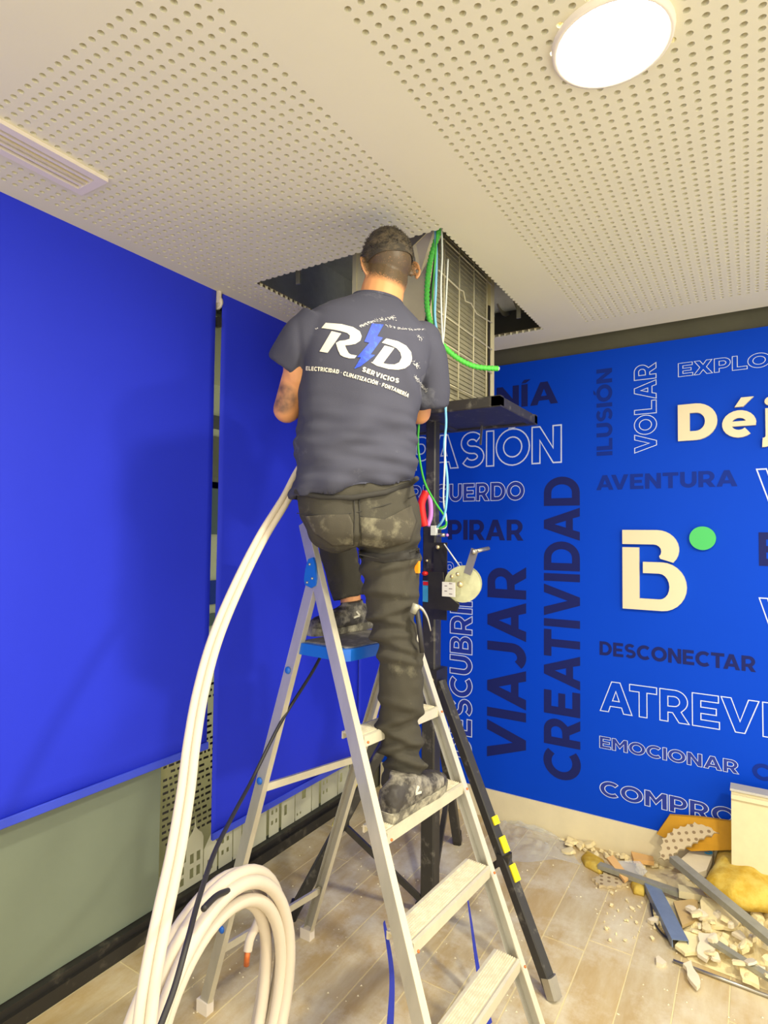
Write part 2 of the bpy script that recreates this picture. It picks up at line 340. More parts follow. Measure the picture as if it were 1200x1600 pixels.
# ---- ceiling: plain plasterboard + two perforated fields with real holes, square opening cut through
CT = 0.0125; P_ = 0.0315; HR = 0.0075
x1a = -0.866; nxa = 32; F1 = (x1a - nxa * P_, x1a, 0.680, 0.680 + 71 * P_)
x0b = -0.680; F2 = (x0b, x0b + 40 * P_, 0.680, 0.680 + 71 * P_)
def colc(f, i): return f[0] + (i + .5) * P_
OX0 = colc(F1, 4); OX1 = colc(F1, 31); OY0 = F1[2] + 34.5 * P_; OY1 = F1[2] + 70.5 * P_
def perf(f):
    v = []; fs = []; sm = []
    nx = round((f[1] - f[0]) / P_); ny = round((f[3] - f[2]) / P_); h = P_ / 2
    ang = [PI / 2 * k / 3 for k in range(4)]
    quads = []
    for q in range(4):
        for k in range(3):
            a0, a1 = ang[k] + q * PI / 2, ang[k + 1] + q * PI / 2
            ip0 = (HR * math.cos(a0), HR * math.sin(a0)); ip1 = (HR * math.cos(a1), HR * math.sin(a1))
            def out(a_):
                c_, s_ = math.cos(a_), math.sin(a_); m_ = max(abs(c_), abs(s_)); return (h * c_ / m_, h * s_ / m_)
            o0, o1 = out(a0), out(a1)
            mid = (a0 + a1) / 2
            pts = [ip0, o0]
            if k == 1:
                sx = 1 if math.cos(mid) > 0 else -1; sy = 1 if math.sin(mid) > 0 else -1; pts.append((h * sx, h * sy))
            pts += [o1, ip1]; quads.append((q, pts, ip0, ip1))
    for i in range(nx):
        for j in range(ny):
            cx = f[0] + (i + .5) * P_; cy = f[2] + (j + .5) * P_
            for q, pts, a_, b_ in quads:
                qx = cx + (h / 2 if q in (0, 3) else -h / 2); qy = cy + (h / 2 if q in (0, 1) else -h / 2)
                if OX0 < qx < OX1 and OY0 < qy < OY1: continue
                k = len(v)
                for (u_, w_) in pts: v.append((cx + u_, cy + w_, 2.6))
                fs.append(list(range(k, k + len(pts))[::-1])); sm.append(False)
                k = len(v); v += [(cx + a_[0], cy + a_[1], 2.6), (cx + b_[0], cy + b_[1], 2.6), (cx + b_[0], cy + b_[1], 2.6 + CT), (cx + a_[0], cy + a_[1], 2.6 + CT)]
                fs.append([k, k + 1, k + 2, k + 3]); sm.append(False)
    # backing slab above the holes (felt) outside the opening
    mb = MB(); mb.v = [Vector(p) for p in v]; mb.f = fs; mb.mi = [0] * len(fs); mb.smooth = sm
    rects = [(f[0], f[1], f[2], f[3])]
    if f is F1: rects = [(f[0], f[1], f[2], OY0 - .001), (f[0], OX0 - .001, OY0 - .001, OY1), (OX1 + .001, f[1], OY0 - .001, OY1), (f[0], f[1], OY1 + .001, f[3])]
    for r in rects: mb.box((r[0], r[2], 2.6 + CT), (r[1], r[3], 2.6 + CT + .001), 1)
    return mb
ce = MB(); zt = 2.6 + CT
CX0, CX1, CY0, CY1 = -1.95, 1.35, -1.6, 3.115
for r in ((CX0, CX1, CY0, F1[2]), (CX0, F1[0], F1[2], F1[3]), (F1[1], F2[0], F1[2], F1[3]), (F2[1], CX1, F1[2], F1[3]), (CX0, CX1, F1[3], CY1)):
    ce.box((r[0], r[2], 2.6), (r[1], r[3], zt))
ce = ce.build('ceiling', M['ceil']); tag(ce, kind='structure')
perf(F1).build('perforated_panel', [M['ceil'], M['felt']], ce, fix=False)
perf(F2).build('perforated_panel', [M['ceil'], M['felt']], ce, fix=False)
sl = MB(); sl.box((-2.1, -1.6, 3.06), (1.35, 3.29, 3.4)); sl.box((1.33, -1.6, 2.62), (1.36, 3.2, 3.3)); sl.box((-2.1, -1.63, 2.6), (1.36, -1.6, 3.3))  # slab, plus unseen end boards added to keep world light out of the void
sl = sl.build('ceiling_slab_and_blockers', M['plenum']); tag(sl, kind='structure')
# hangers and a duct in the void
for hx, hy in ((-1.55, 2.6), (-0.95, 2.75), (-1.62, 1.9)):
    MB().beam((hx, hy, 2.62), (hx, hy, 3.06), .006, .02).build('ceiling_hanger', M['galv'], ce)
t = thing('air_duct', (-1.35, 2.95, 2.72), 'dark grey duct in the ceiling void seen through the square opening', 'duct')
MB().tube([(-1.9, 3.02, 2.88), (-1.2, 2.98, 2.9), (-.3, 3.02, 2.88)], .13, 20).build('duct_sleeve', M['plenum'], t)
rg = MB()
for i in range(16): rg.tube([Vector((-1.85 + i * .09, 3.01, 2.885)), Vector((-1.84 + i * .09, 3.01, 2.885))], .134, 20)
tag(rg.build('duct_rib', M['galv'], t), kind='stuff')

# linear vent
t = thing('ceiling_vent', (-1.655, 0.6, 2.6), 'white linear slot air vent in the perforated ceiling', 'vent')
vx0, vx1, vy1 = -1.722, -1.588, 1.010; vf = MB(); e = .026
for a_, b_ in (((vx0, -.3, 2.588), (vx0 + e, vy1 - e, 2.5995)), ((vx1 - e, -.3, 2.588), (vx1, vy1 - e, 2.5995)), ((vx0, vy1 - e, 2.588), (vx1, vy1, 2.5995))):
    vf.box(a_, b_)
vf.build('vent_frame', M['ventwhite'], t)
MB().box((vx0 + e, -.3, 2.5975), (vx1 - e, vy1 - e, 2.5995)).build('backing', M['ventslot'], t)
for i, xx in enumerate((vx0 + .040, vx0 + .062, vx0 + .084)):
    MB().box((xx, -.3, 2.590), (xx + .010, vy1 - e, 2.5975)).build('slat', M['ventwhite'] if i != 1 else M['base'], t)
MB().box((vx0 + .052, -.3, 2.5965), (vx0 + .060, vy1 - e, 2.5974)).build('dark_slot', M['frame'], t)
# downlights
for k, (lx, ly, p) in enumerate(LAMPS):
    if k in (0,):
        t = thing('ceiling_light', (lx, ly, 2.6), 'glowing round downlight set in the perforated ceiling', 'lamp')
    else:
        t = thing('ceiling_light', (lx, ly, 2.6), ['', 'round downlight in the ceiling to the right of the glowing one', 'round downlight in the ceiling behind the camera', 'round downlight in the far right ceiling behind the camera'][k], 'lamp')
    rm = MB(); n = 40
    prof = [(.108, 2.592), (.112, 2.586), (.119, 2.588), (.121, 2.6)]
    P = [Vector((lx + r * math.cos(2*PI*i/n), ly + r * math.sin(2*PI*i/n), z)) for r, z in prof for i in range(n)]
    rm.add(P, [(a*n+i, a*n+(i+1) % n, (a+1)*n+(i+1) % n, (a+1)*n+i) for a in range(3) for i in range(n)], 0, True).build('lamp_rim', M['lamprim'], t)
    disc(MB(), (lx, ly, 2.590), (0, 0, 1), .110, .005, 40).build('diffuser', M['lamp'], t)

# ================================================================ BLINDS
XB = -1.935
def blind(y0, y1, z0, label, wave=0.0):
    t = thing('roller_blind', (XB, (y0 + y1) / 2, z0), label, 'blind')
    n = max(8, int((y1 - y0) / .03)); m = 24; P = []; F = []
    for k, dx in enumerate((0, -.0015)):
        for j in range(m + 1):
            z = z0 + (2.6 - z0) * j / m
            for i in range(n + 1):
                y = y0 + (y1 - y0) * i / n
                P.append((XB + dx + wave * math.sin(y * 9 + .7) * (1 - j / m) ** .7 * .5 + wave * .4 * noise.noise(Vector((y * 2, z * 1.3, 3))), y, z))
    S = (n + 1) * (m + 1)
    for j in range(m):
        for i in range(n):
            a_ = j * (n + 1) + i; q = (a_, a_ + 1, a_ + n + 2, a_ + n + 1); F.append(q); F.append(tuple(S + v for v in q)[::-1])
    for j in range(m):
        for i in (0, n): a_ = j * (n + 1) + i; F.append((a_, a_ + n + 1, S + a_ + n + 1, S + a_))
    for i in range(n): F.append((i, i + 1, S + i + 1, S + i))
    MB().add(P, F, 0, True).build('fabric', M['blind'], t)
    MB().beam((XB + .004 , y0, z0 + .014), (XB + .004, y1, z0 + .014), .008, .030, Z, bev=.003).build('hem_bar', M['blindbar'], t)
    return t
yL = onX(333, 700, XB).y; y2 = onX(343, 700, XB).y; y3 = onX(557, 1180, XB).y
zL = onX(150, 1237, XB).z; z2 = onX(440, 1252, XB).z; z3 = onX(585, 1126, XB).z
blind(-0.6, yL, zL, 'wide royal blue roller blind on the left, ending above the frosted glass', .006)
blind(y2, y3, z2, 'royal blue roller blind behind the ladder, reaching down to the skyline sticker', .01)
blind(y3 + .01, 3.12, z3, 'narrow royal blue roller blind in the corner, shorter than its neighbour', .004)
t = thing('blind_bracket', (XB, (yL + y2) / 2, 2.5), 'white roller blind bracket at the ceiling between the two blue blinds', 'bracket')
disc(MB(), (XB - .01, (yL + y2) / 2 - .006, 2.555), Y, .028, .012, 20).build('end_cap', M['ventwhite'], t)
MB().box((XB - .03, yL + .004, 2.55), (XB + .012, yL + .018, 2.6)).build('bracket_plate', M['ventwhite'], t)
MB().box((XB - .02, yL + .006, 2.45), (XB + .005, y2 - .006, 2.49)).build('dark_clip', M['frame'], t)

# ================================================================ MURAL LETTERING
from mathutils.geometry import tessellate_polygon
def arc(cx, cy, rx, ry, a0, a1, n=12): return [(cx + rx * math.cos(a0 + (a1 - a0) * i / n), cy + ry * math.sin(a0 + (a1 - a0) * i / n)) for i in range(n + 1)]
def thick(pts, w_):
    L_, R_ = [], []; n = len(pts)
    for i, (x_, y_) in enumerate(pts):
        a_, b_ = pts[max(i - 1, 0)], pts[min(i + 1, n - 1)]; dx, dy = b_[0] - a_[0], b_[1] - a_[1]; l = math.hypot(dx, dy) or 1
        nx_, ny_ = -dy / l * w_ / 2, dx / l * w_ / 2; L_.append((x_ + nx_, y_ + ny_)); R_.append((x_ - nx_, y_ - ny_))
    return L_ + R_[::-1]
def glyphs(s_):
    H2 = PI / 2; g = {}; b_ = s_ * .92
    g['A'] = ([[(0, 0), (.36, 1), (.62, 1), (.98, 0), (.98 - s_ * 1.12, 0), (.665, .19), (.315, .19), (s_ * 1.12, 0)], [(.385, .38), (.595, .38), (.49, .70)]], .98)
    g['B'] = ([[(0, 0), (.44, 0)] + arc(.46, .285, .30, .285, -H2, H2 * .8, 8) + arc(.43, .76, .28, .24, -H2 * .7, H2, 8) + [(0, 1)], [(s_, .18)] + arc(.42, .30, .12, .11, -H2, H2, 6) + [(s_, .42)], [(s_, .60)] + arc(.40, .71, .10, .10, -H2, H2, 6) + [(s_, .82)]], .76)
    g['C'] = ([thick(arc(.50, .5, .40, .40, .82, 2 * PI - .82, 22), s_)], .88)
    g['D'] = ([[(0, 0)] + arc(.40, .5, .48, .5, -H2, H2, 14) + [(0, 1)], [(s_, b_)] + arc(.40, .5, .48 - s_, .5 - b_, -H2, H2, 12) + [(s_, 1 - b_)]], .88)
    g['E'] = ([[(0, 0), (.72, 0), (.72, b_), (s_, b_), (s_, .5 - b_ / 2.2), (.64, .5 - b_ / 2.2), (.64, .5 + b_ / 2.2), (s_, .5 + b_ / 2.2), (s_, 1 - b_), (.70, 1 - b_), (.70, 1), (0, 1)]], .72)
    g['F'] = ([[(0, 0), (s_, 0), (s_, .5 - b_ / 1.8), (.62, .5 - b_ / 1.8), (.62, .5 + b_ / 2.6), (s_, .5 + b_ / 2.6), (s_, 1 - b_), (.70, 1 - b_), (.70, 1), (0, 1)]], .70)
    g['I'] = ([[(0, 0), (s_, 0), (s_, 1), (0, 1)]], s_)
    g['J'] = ([thick([(.50, 1), (.50, .7)] + arc(.26, .36, .24, .25, 0, -PI * .78, 10), s_)], .62)
    g['L'] = ([[(0, 0), (.68, 0), (.68, b_), (s_, b_), (s_, 1), (0, 1)]], .68)
    g['M'] = ([[(0, 0), (s_, 0), (s_, .62), (.49, .20), (.98 - s_, .62), (.98 - s_, 0), (.98, 0), (.98, 1), (.98 - s_, 1), (.49, .56), (s_, 1), (0, 1)]], .98)
    g['N'] = ([[(0, 0), (s_, 0), (s_, .62), (.84 - s_, 0), (.84, 0), (.84, 1), (.84 - s_, 1), (.84 - s_, .40), (s_, 1), (0, 1)]], .84)
    g['O'] = ([arc(.5, .5, .51, .51, 0, 2 * PI * 27 / 28, 27), arc(.5, .5, .51 - s_, .51 - s_, 0, 2 * PI * 23 / 24, 23)], 1.0)
    g['P'] = ([[(0, 0), (s_, 0), (s_, .27)] + arc(.42, .635, .34, .365, -H2, H2, 12) + [(0, 1)], [(s_, .27 + b_)] + arc(.40, .635, .15, .365 - b_, -H2, H2, 8) + [(s_, 1 - b_)]], .76)
    g['R'] = ([[(0, 0), (s_, 0), (s_, .29), (.36, .29), (.54, 0), (.82, 0), (.60, .34)] + arc(.43, .66, .35, .34, -H2 * .5, H2, 10) + [(0, 1)], [(s_, .29 + b_ * .9)] + arc(.41, .645, .15, .355 - b_ * .95, -H2, H2, 8) + [(s_, 1 - b_)]], .82)
    g['S'] = ([thick(arc(.375, .705, .255, .205, .55, PI * 1.5, 14) + arc(.385, .30, .275, .205, H2, -PI * .83, 14)[1:], b_)], .76)
    g['T'] = ([[(.40 - s_ / 2, 0), (.40 + s_ / 2, 0), (.40 + s_ / 2, 1 - b_), (.80, 1 - b_), (.80, 1), (0, 1), (0, 1 - b_), (.40 - s_ / 2, 1 - b_)]], .80)
    g['U'] = ([thick([(s_ / 2, 1), (s_ / 2, .7)] + arc(.41, .40, .41 - s_ / 2, .40 - b_ / 2, PI, 2 * PI, 14) + [(.82 - s_ / 2, .7), (.82 - s_ / 2, 1)], s_)], .82)
    g['V'] = ([[(0, 1), (.36, 0), (.60, 0), (.96, 1), (.96 - s_ * 1.12, 1), (.48, .33), (s_ * 1.12, 1)]], .96)
    g['X'] = ([[(0, 0), (.29, .51), (.02, 1), (.29, 1), (.45, .70), (.61, 1), (.88, 1), (.61, .51), (.90, 0), (.63, 0), (.45, .32), (.27, 0)]], .90)
    g['Z'] = ([[(0, 0), (.74, 0), (.74, b_), (.30, b_), (.74, 1 - b_), (.74, 1), (.02, 1), (.02, 1 - b_), (.44, 1 - b_), (0, b_)]], .74)
    g['·'] = ([arc(.10, .5, .10, .10, 0, 2 * PI * 9 / 10, 9)], .2)
    g[' '] = ([], .30)
    ac = lambda x_: [(x_, 1.05), (x_ + .16, 1.05), (x_ + .34, 1.20), (x_ + .10, 1.20)]
    g['Í'] = (g['I'][0] + [ac(.0)], s_); g['Ó'] = (g['O'][0] + [ac(.40)], 1.0)
    # lower case for the raised sign (x height .70)
    g['é'] = ([thick(arc(.37, .35, .26, .26, .0, PI * 1.74, 20), .20), [(.12, .29), (.72, .29), (.72, .42), (.12, .42)], [(.28, .80), (.46, .80), (.68, 1.04), (.42, 1.04)]], .74)
    g['j'] = ([thick([(.20, .70), (.20, .3)] + arc(.04, .0, .16, .18, 0, -PI * .55, 8), .24), arc(.20, .88, .135, .12, 0, 2 * PI * 15 / 16, 15)], .34)
    g['a'] = ([thick([(.58, 0), (.58, .35)] + arc(.33, .46, .25, .15, 0, PI * .82, 8), .21), thick(arc(.34, .22, .20, .15, .6, .6 + 2 * PI, 20), .17)], .70)
    return g
def contours(s, weight=.23, gap=.09):
    g = glyphs(weight); x_ = 0; out = []; pv = ''
    for ch in s:
        x_ -= {'AV': .22, 'VA': .22, 'AT': .16, 'TA': .16, 'TR': 0, 'RA': .04, 'PA': .12, 'IA': .02, 'JA': .03, 'AJ': .04, 'LA': .0, 'RT': .05, 'OV': .06, 'VO': .08, 'OL': 0, 'AR': 0, 'EA': 0, 'RE': 0, 'TU': 0, 'CT': .03, 'XP': 0, 'EX': .03, 'DA': .06, 'AD': .02, 'LO': .05, 'TI': 0, 'EV': .04}.get(pv + ch, 0); pv = ch
        cs, w_ = g[ch]; out.append([[(px + x_, py) for px, py in c] for c in cs]); x_ += w_ + gap
    return out, x_ - gap
def fillmesh(gl):
    V_, F_ = [], []
    # a contour lying inside the first one is a hole; the others are separate islands
    def inside(p, c):
        r_ = False; j = len(c) - 1
        for i in range(len(c)):
            if (c[i][1] > p[1]) != (c[j][1] > p[1]) and p[0] < (c[j][0] - c[i][0]) * (p[1] - c[i][1]) / (c[j][1] - c[i][1]) + c[i][0]: r_ = not r_
            j = i
        return r_
    if not gl: return V_, F_
    groups = [[gl[0]]]
    for c in gl[1:]:
        if inside(c[0], gl[0]): groups[0].append(c)
        else: groups.append([c])
    for g_ in groups:
        k = len(V_); V_ += [Vector((x_, y_, 0)) for c in g_ for x_, y_ in c]
        for t_ in tessellate_polygon([[Vector((x_, y_, 0)) for x_, y_ in c] for c in g_]): F_.append(tuple(k + i for i in t_))
    return V_, F_
def linemesh(gl, w_):
    V_, F_ = [], []
    for c in gl:
        n = len(c); k = len(V_)
        for i in range(n):
            p, a_, b_ = c[i], c[i - 1], c[(i + 1) % n]
            d1 = (p[0] - a_[0], p[1] - a_[1]); d2 = (b_[0] - p[0], b_[1] - p[1]); l1 = math.hypot(*d1) or 1; l2 = math.hypot(*d2) or 1
            n1 = (-d1[1] / l1, d1[0] / l1); n2 = (-d2[1] / l2, d2[0] / l2); mx_, my_ = n1[0] + n2[0], n1[1] + n2[1]; l = math.hypot(mx_, my_) or 1; mx_ /= l; my_ /= l
            sc = min(2.2, 1 / max(.3, mx_ * n1[0] + my_ * n1[1])) * w_
            V_ += [Vector((p[0] + mx_ * sc, p[1] + my_ * sc, 0)), Vector((p[0] - mx_ * sc, p[1] - my_ * sc, 0))]
        for i in range(n): j = (i + 1) % n; F_.append((k + 2 * i, k + 2 * i + 1, k + 2 * j + 1, k + 2 * j))
    return V_, F_
YM = YW - 0.02
def word(s, p0, p1, mode, m_, vertical=False, fill=None, th=.013, weight=.23, gap=.09):
    # p0 = pixel of the baseline start, p1 = pixel of the cap top at the END of the word, both in the wall plane
    A_ = onY(*p0, YM); B_ = onY(*p1, YM); gls, W0 = contours(s, weight, gap)
    mb = MB(); mats = []
    layers = ([('fill', fill, .0008)] if fill else []) + [(mode, m_, .0016)]
    for k, (md, mm, h) in enumerate(layers):
        mats.append(mm)
        for gl in gls:
            vs_, fs = fillmesh(gl) if md == 'fill' else linemesh(gl, th * 1.45)
            out = []
            for v in vs_:
                u_, t_ = v.x / W0, v.y
                if vertical: px, pz = A_.x + t_ * (B_.x - A_.x), A_.z + u_ * (B_.z - A_.z)
                else: px, pz = A_.x + u_ * (B_.x - A_.x), A_.z + t_ * (B_.z - A_.z)
                out.append((px, YM - h, pz))
            mb.add(out, fs, k)
    return mb.build('printed_word', mats, wr)
W_, N_, D_, I_ = M['white'], M['navy'], M['navydim'], M['infill']
word('NÍA', (776, 640), (872, 594), 'fill', N_)
word('PASIÓN', (641, 735), (877, 664), 'outline', W_)
word('RECUERDO', (641, 785), (819, 752), 'outline', W_, fill=I_)
word('PIRAR', (700, 843), (818, 812), 'fill', N_)
word('ORA', (679, 899), (727, 879), 'outline', W_)
word('DESCUBRIR', (737, 1187), (704, 917), 'outline', W_, True, fill=I_)
word('VIAJAR', (822, 1195), (762, 884), 'fill', N_, True)
word('CREATIVIDAD', (907, 1224), (850, 746), 'fill', N_, True)
word('ILUSIÓN', (957, 711), (932, 578), 'fill', D_, True)
word('VOLAR', (1026, 706), (991, 571), 'outline', W_, True)
word('EXPLORAR', (1060, 589), (1310, 536), 'outline', W_)
word('AVENTURA', (932, 766), (1152, 734), 'fill', D_)
word('DESCONECTAR', (937, 1023), (1181, 1026), 'fill', N_)
word('ATREVERSE', (938, 1110), (1425, 1128), 'outline', W_, th=.010)
word('EMOCIONAR', (937, 1168), (1154, 1189), 'outline', W_, fill=I_)
word('COMPROMETER', (938, 1242), (1352, 1309), 'outline', W_, fill=I_)
word('V', (1183, 792), (1240, 731), 'outline', W_)
word('V', (1187, 985), (1235, 937), 'outline', W_)
word('E', (1186, 884), (1222, 832), 'fill', N_)
word('C', (1176, 1216), (1205, 1196), 'fill', D_)
# raised cream lettering "Déja"
A_ = onY(1060, 690, YM); B_ = onY(1060, 634, YM); t = thing('raised_wall_sign', (A_.x, YM, A_.z), 'raised cream wall lettering reading Déja on the blue mural', 'sign')
xr = A_.x; sc_ = (B_.z - A_.z)
def solid(mb, vs_, fs, fn, h):
    # extrude a flat triangle mesh by h towards the room
    n = len(vs_); ec = {}
    for f in fs:
        for i in range(3):
            e_ = (f[i], f[(i + 1) % 3]); ec[tuple(sorted(e_))] = ec.get(tuple(sorted(e_)), []) + [e_]
    bd = [v[0] for v in ec.values() if len(v) == 1]
    mb.add([fn(v, 0) for v in vs_] + [fn(v, h) for v in vs_], [tuple(f) for f in fs] + [tuple(n + i for i in f)[::-1] for f in fs] + [(a_, b_, b_ + n, a_ + n) for a_, b_ in bd])
for ch in 'Déja':
    gls, W0 = contours(ch, .27); mb = MB()
    for kk, c in enumerate(gls[0] if ch != 'D' else [None]):
        vs_, fs = fillmesh(gls[0] if ch == 'D' else [c])
        solid(mb, vs_, fs, lambda v, h: Vector((xr + v.x * sc_ * 1.08, YM - h, A_.z + v.y * sc_)), .018 + .0008 * kk)
    mb.build('raised_letter', M['cream'], t); xr += (W0 + .09) * sc_ * 1.08
# raised B emblem and green dot
bl = onY(974, 950, YM); tl = onY(974, 828, YM); brt = onY(1074, 953, YM); Wd = brt.x - bl.x; Hh = tl.z - bl.z
t = thing('raised_b_emblem', (bl.x, YM, bl.z), 'raised cream letter B emblem with a green dot on the blue mural', 'sign')
def Bp(poly, nm):
    mb = MB(); bm = bmesh.new(); vs_ = [bm.verts.new((bl.x + x_ * Wd, YM, bl.z + y_ * Hh)) for x_, y_ in poly]; f = bm.faces.new(vs_)
    r_ = bmesh.ops.extrude_face_region(bm, geom=[f])
    for g in r_['geom']:
        if isinstance(g, bmesh.types.BMVert): g.co.y -= .02
    bm.normal_update(); bmesh.ops.triangulate(bm, faces=bm.faces); bm.verts.index_update()
    mb.add([v.co for v in bm.verts], [tuple(v.index for v in f.verts) for f in bm.faces]); bm.free(); mb.build(nm, M['cream'], t)
Bp([(0, 0)] + [(.52, 0)] + arc(.62, .30, .38, .30, -PI/2, PI/2, 14) + [(.33, .60), (.33, .46), (.58, .46)] + arc(.58, .30, .16, .16, PI/2, -PI/2, 10) + [(.27, .14), (.27, .78), (0, .78)], 'raised_letter')
Bp([(0, .82), (.45, .82)] + arc(.50, .735, .12, .085, PI/2, -PI/4, 6) + [(.60, .645), (.80, .60)] + arc(.55, .76, .34, .24, -.5, PI/2, 10) + [(0, 1.0)], 'raised_letter')
g = onY(1098, 841, YM); gr = abs(onY(1119, 841, YM).x - g.x)
disc(MB(), (g.x, YM, g.z), (0, -1, 0), gr, .018, 36).build('green_dot', M['green'], t)

# ================================================================ STEPLADDER
Lf = lambda z: Vector((-.949 - .487 * (z - .995), 1.402 + .209 * (z - .995) * 1.0, z))
Rf = lambda z: Vector((-.901 - .457 * (z - .995), 1.80 + .098 * (z - .995), z))
lad = thing('stepladder', (-1.0, 1.6, 0), 'dusty aluminium stepladder with a blue platform that the man stands on', 'ladder')
wdir = (Rf(.6) - Lf(.6)); wdir.z = 0; wdir.normalize(); fdir = Vector((wdir.y, -wdir.x, 0))
def rail(p0, p1, w_, h_, side, nm='rail', m_='alu'):
    # C channel: web outside, flanges inward
    d_ = (p1 - p0).normalized(); t_ = .003
    a, b = frame_of(d_, wdir)   # b ~ wdir, a ~ front/back
    s = side
    prof = [(-h_/2, -s*w_/2), (h_/2, -s*w_/2), (h_/2, s*w_/2), (h_/2 - t_, s*w_/2), (h_/2 - t_, -s*(w_/2 - t_)), (-h_/2 + t_, -s*(w_/2 - t_)), (-h_/2 + t_, s*w_/2), (-h_/2, s*w_/2)]
    return MB().chan(p0, p1, prof, wdir).build(nm, M[m_], lad)
zt_ = 1.60
off = Vector((0, 0, 0))
SB = -fdir * .014
rail(Lf(0.02) + SB, Lf(zt_) + SB, .024, .038, 1); rail(Rf(0.02) + SB, Rf(zt_ - .18) + SB, .024, .038, -1)
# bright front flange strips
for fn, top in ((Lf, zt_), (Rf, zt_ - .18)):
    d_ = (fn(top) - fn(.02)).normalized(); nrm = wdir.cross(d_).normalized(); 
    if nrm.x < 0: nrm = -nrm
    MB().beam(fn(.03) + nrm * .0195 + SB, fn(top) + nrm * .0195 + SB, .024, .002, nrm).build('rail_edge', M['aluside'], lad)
for fn, s in ((Lf, 1), (Rf, -1)):
    p = fn(0.02); MB().box((p.x - .035, p.y - .018, 0), (p.x + .035, p.y + .018, .05)).build('rubber_foot', M['black'], lad)
for z in (.11, .33, .555, .775, .995):
    a_, b_ = Lf(z) + wdir * .012, Rf(z) - wdir * .012; dep = .084
    d_ = (b_ - a_).normalized(); ln = (b_ - a_).length
    up = Vector((0, 0, 1)); back = -fdir
    F_ = a_ + fdir * .012; G_ = b_ + fdir * .012
    prof = [(0, 0), (0, -.030), (.004, -.030), (.004, -.016), (.010, -.013), (.010, -.005), (dep - .006, -.005), (dep - .006, -.022), (dep, -.022), (dep, -.001), (.016, -.001), (.008, .002)]
    mb = MB(); n = len(prof); P = [F_ + back * x_ + up * y_ for x_, y_ in prof] + [G_ + back * x_ + up * y_ for x_, y_ in prof]
    mb.add(P, [tuple(range(n))[::-1], tuple(range(n, 2 * n))] + [(i, (i + 1) % n, n + (i + 1) % n, n + i) for i in range(n)])
    o = mb.build('step', M['aluside'], lad)
    for k in range(9):
        q = .018 + k * .0068; MB().beam(F_ + back * q, G_ + back * q, .0036, .0022).build('tread_rib', M['alustep'], o)
    for pnt in (a_, b_): MB().ball(pnt + fdir * .026 + Z * -.012, .004, 8).build('rivet', M['copper'], o)
# rear legs
hl = Lf(1.44) - fdir * .02; hr = Rf(1.30) - fdir * .02
RLp, RRp = Vector((-1.539, 1.395, 0.02)), Vector((-1.482, 1.851, 0.02))
rail(RLp, hl, .022, .036, 1, 'rear_leg'); rail(RRp, hr, .022, .036, -1, 'rear_leg')
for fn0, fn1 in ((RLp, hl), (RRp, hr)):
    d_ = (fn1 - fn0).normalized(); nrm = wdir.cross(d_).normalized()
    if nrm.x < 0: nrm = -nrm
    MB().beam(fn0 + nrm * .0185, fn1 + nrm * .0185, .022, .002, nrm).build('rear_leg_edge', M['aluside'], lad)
def rl(pt0, pt1, z): k = (z - pt0.z) / (pt1.z - pt0.z); return pt0 + (pt1 - pt0) * k
for z in (.74, .20):
    MB().beam(rl(RLp, hl, z), rl(RRp, hr, z), .010, .024).build('cross_brace', M['aluside'], lad)
for p in (RLp, RRp): MB().box((p.x - .024, p.y - .015, 0), (p.x + .024, p.y + .015, .04)).build('rubber_foot', M['ventwhite'], lad)
for z in (.28, .77, 1.13):
    p = rl(RLp, hl, z) - wdir * .0135; MB().ball(p, (.012, .006, .012), 10).build('blue_rivet', M['blueplastic'], lad)
# hinge plates
for h_, s in ((hl, -1), (hr, 1)):
    pl_ = [(-.026, -.036), (-.031, -.02), (-.026, .012), (-.014, .046), (.006, .052), (.014, .032), (.022, -.014), (.020, -.036), (.0, -.045)]
    mb = MB().prism(pl_, h_ + wdir * (s * .014) + fdir * .002, fdir, Z, wdir * s, .008); o = mb.build('hinge', M['blueplastic'], lad)
    for dx, dz in ((-.014, -.028), (.008, -.014), (-.004, .030)): MB().ball(h_ + wdir * (s * .023) + fdir * dx + Z * dz, .0045, 8).build('hinge_rivet', M['steel'], o)
# platform
pz = 1.215; pc = (Lf(pz) + Rf(pz)) / 2
A1 = Lf(pz) + wdir * .012 + fdir * .02; A2 = Rf(pz) - wdir * .012 + fdir * .02; B1 = A1 - fdir * .215; B2 = A2 - fdir * .215
def lerp(a_, b_, t_): return a_ + (b_ - a_) * t_
def plat(inset, z0, z1, m_, nm):
    c_ = (A1 + A2 + B1 + B2) / 4; pts = []
    for a_, b_ in ((A1, A2), (A2, B2), (B2, B1), (B1, A1)):
        for t_ in (.06, .94): pts.append(lerp(a_, b_, t_))
    pts = [p + (c_ - p).normalized() * inset for p in pts]; mb = MB(); n = len(pts)
    P = [Vector((p.x, p.y, z0)) for p in pts] + [Vector((p.x, p.y, z1)) for p in pts]
    mb.add(P, [tuple(range(n))[::-1], tuple(range(n, 2 * n))] + [(i, (i + 1) % n, n + (i + 1) % n, n + i) for i in range(n)]); return mb.build(nm, m_, lad)
plat(0, pz - .032, pz + .004, M['blueplastic'], 'platform'); plat(.022, pz + .004, pz + .008, M['tread'], 'platform_tread')

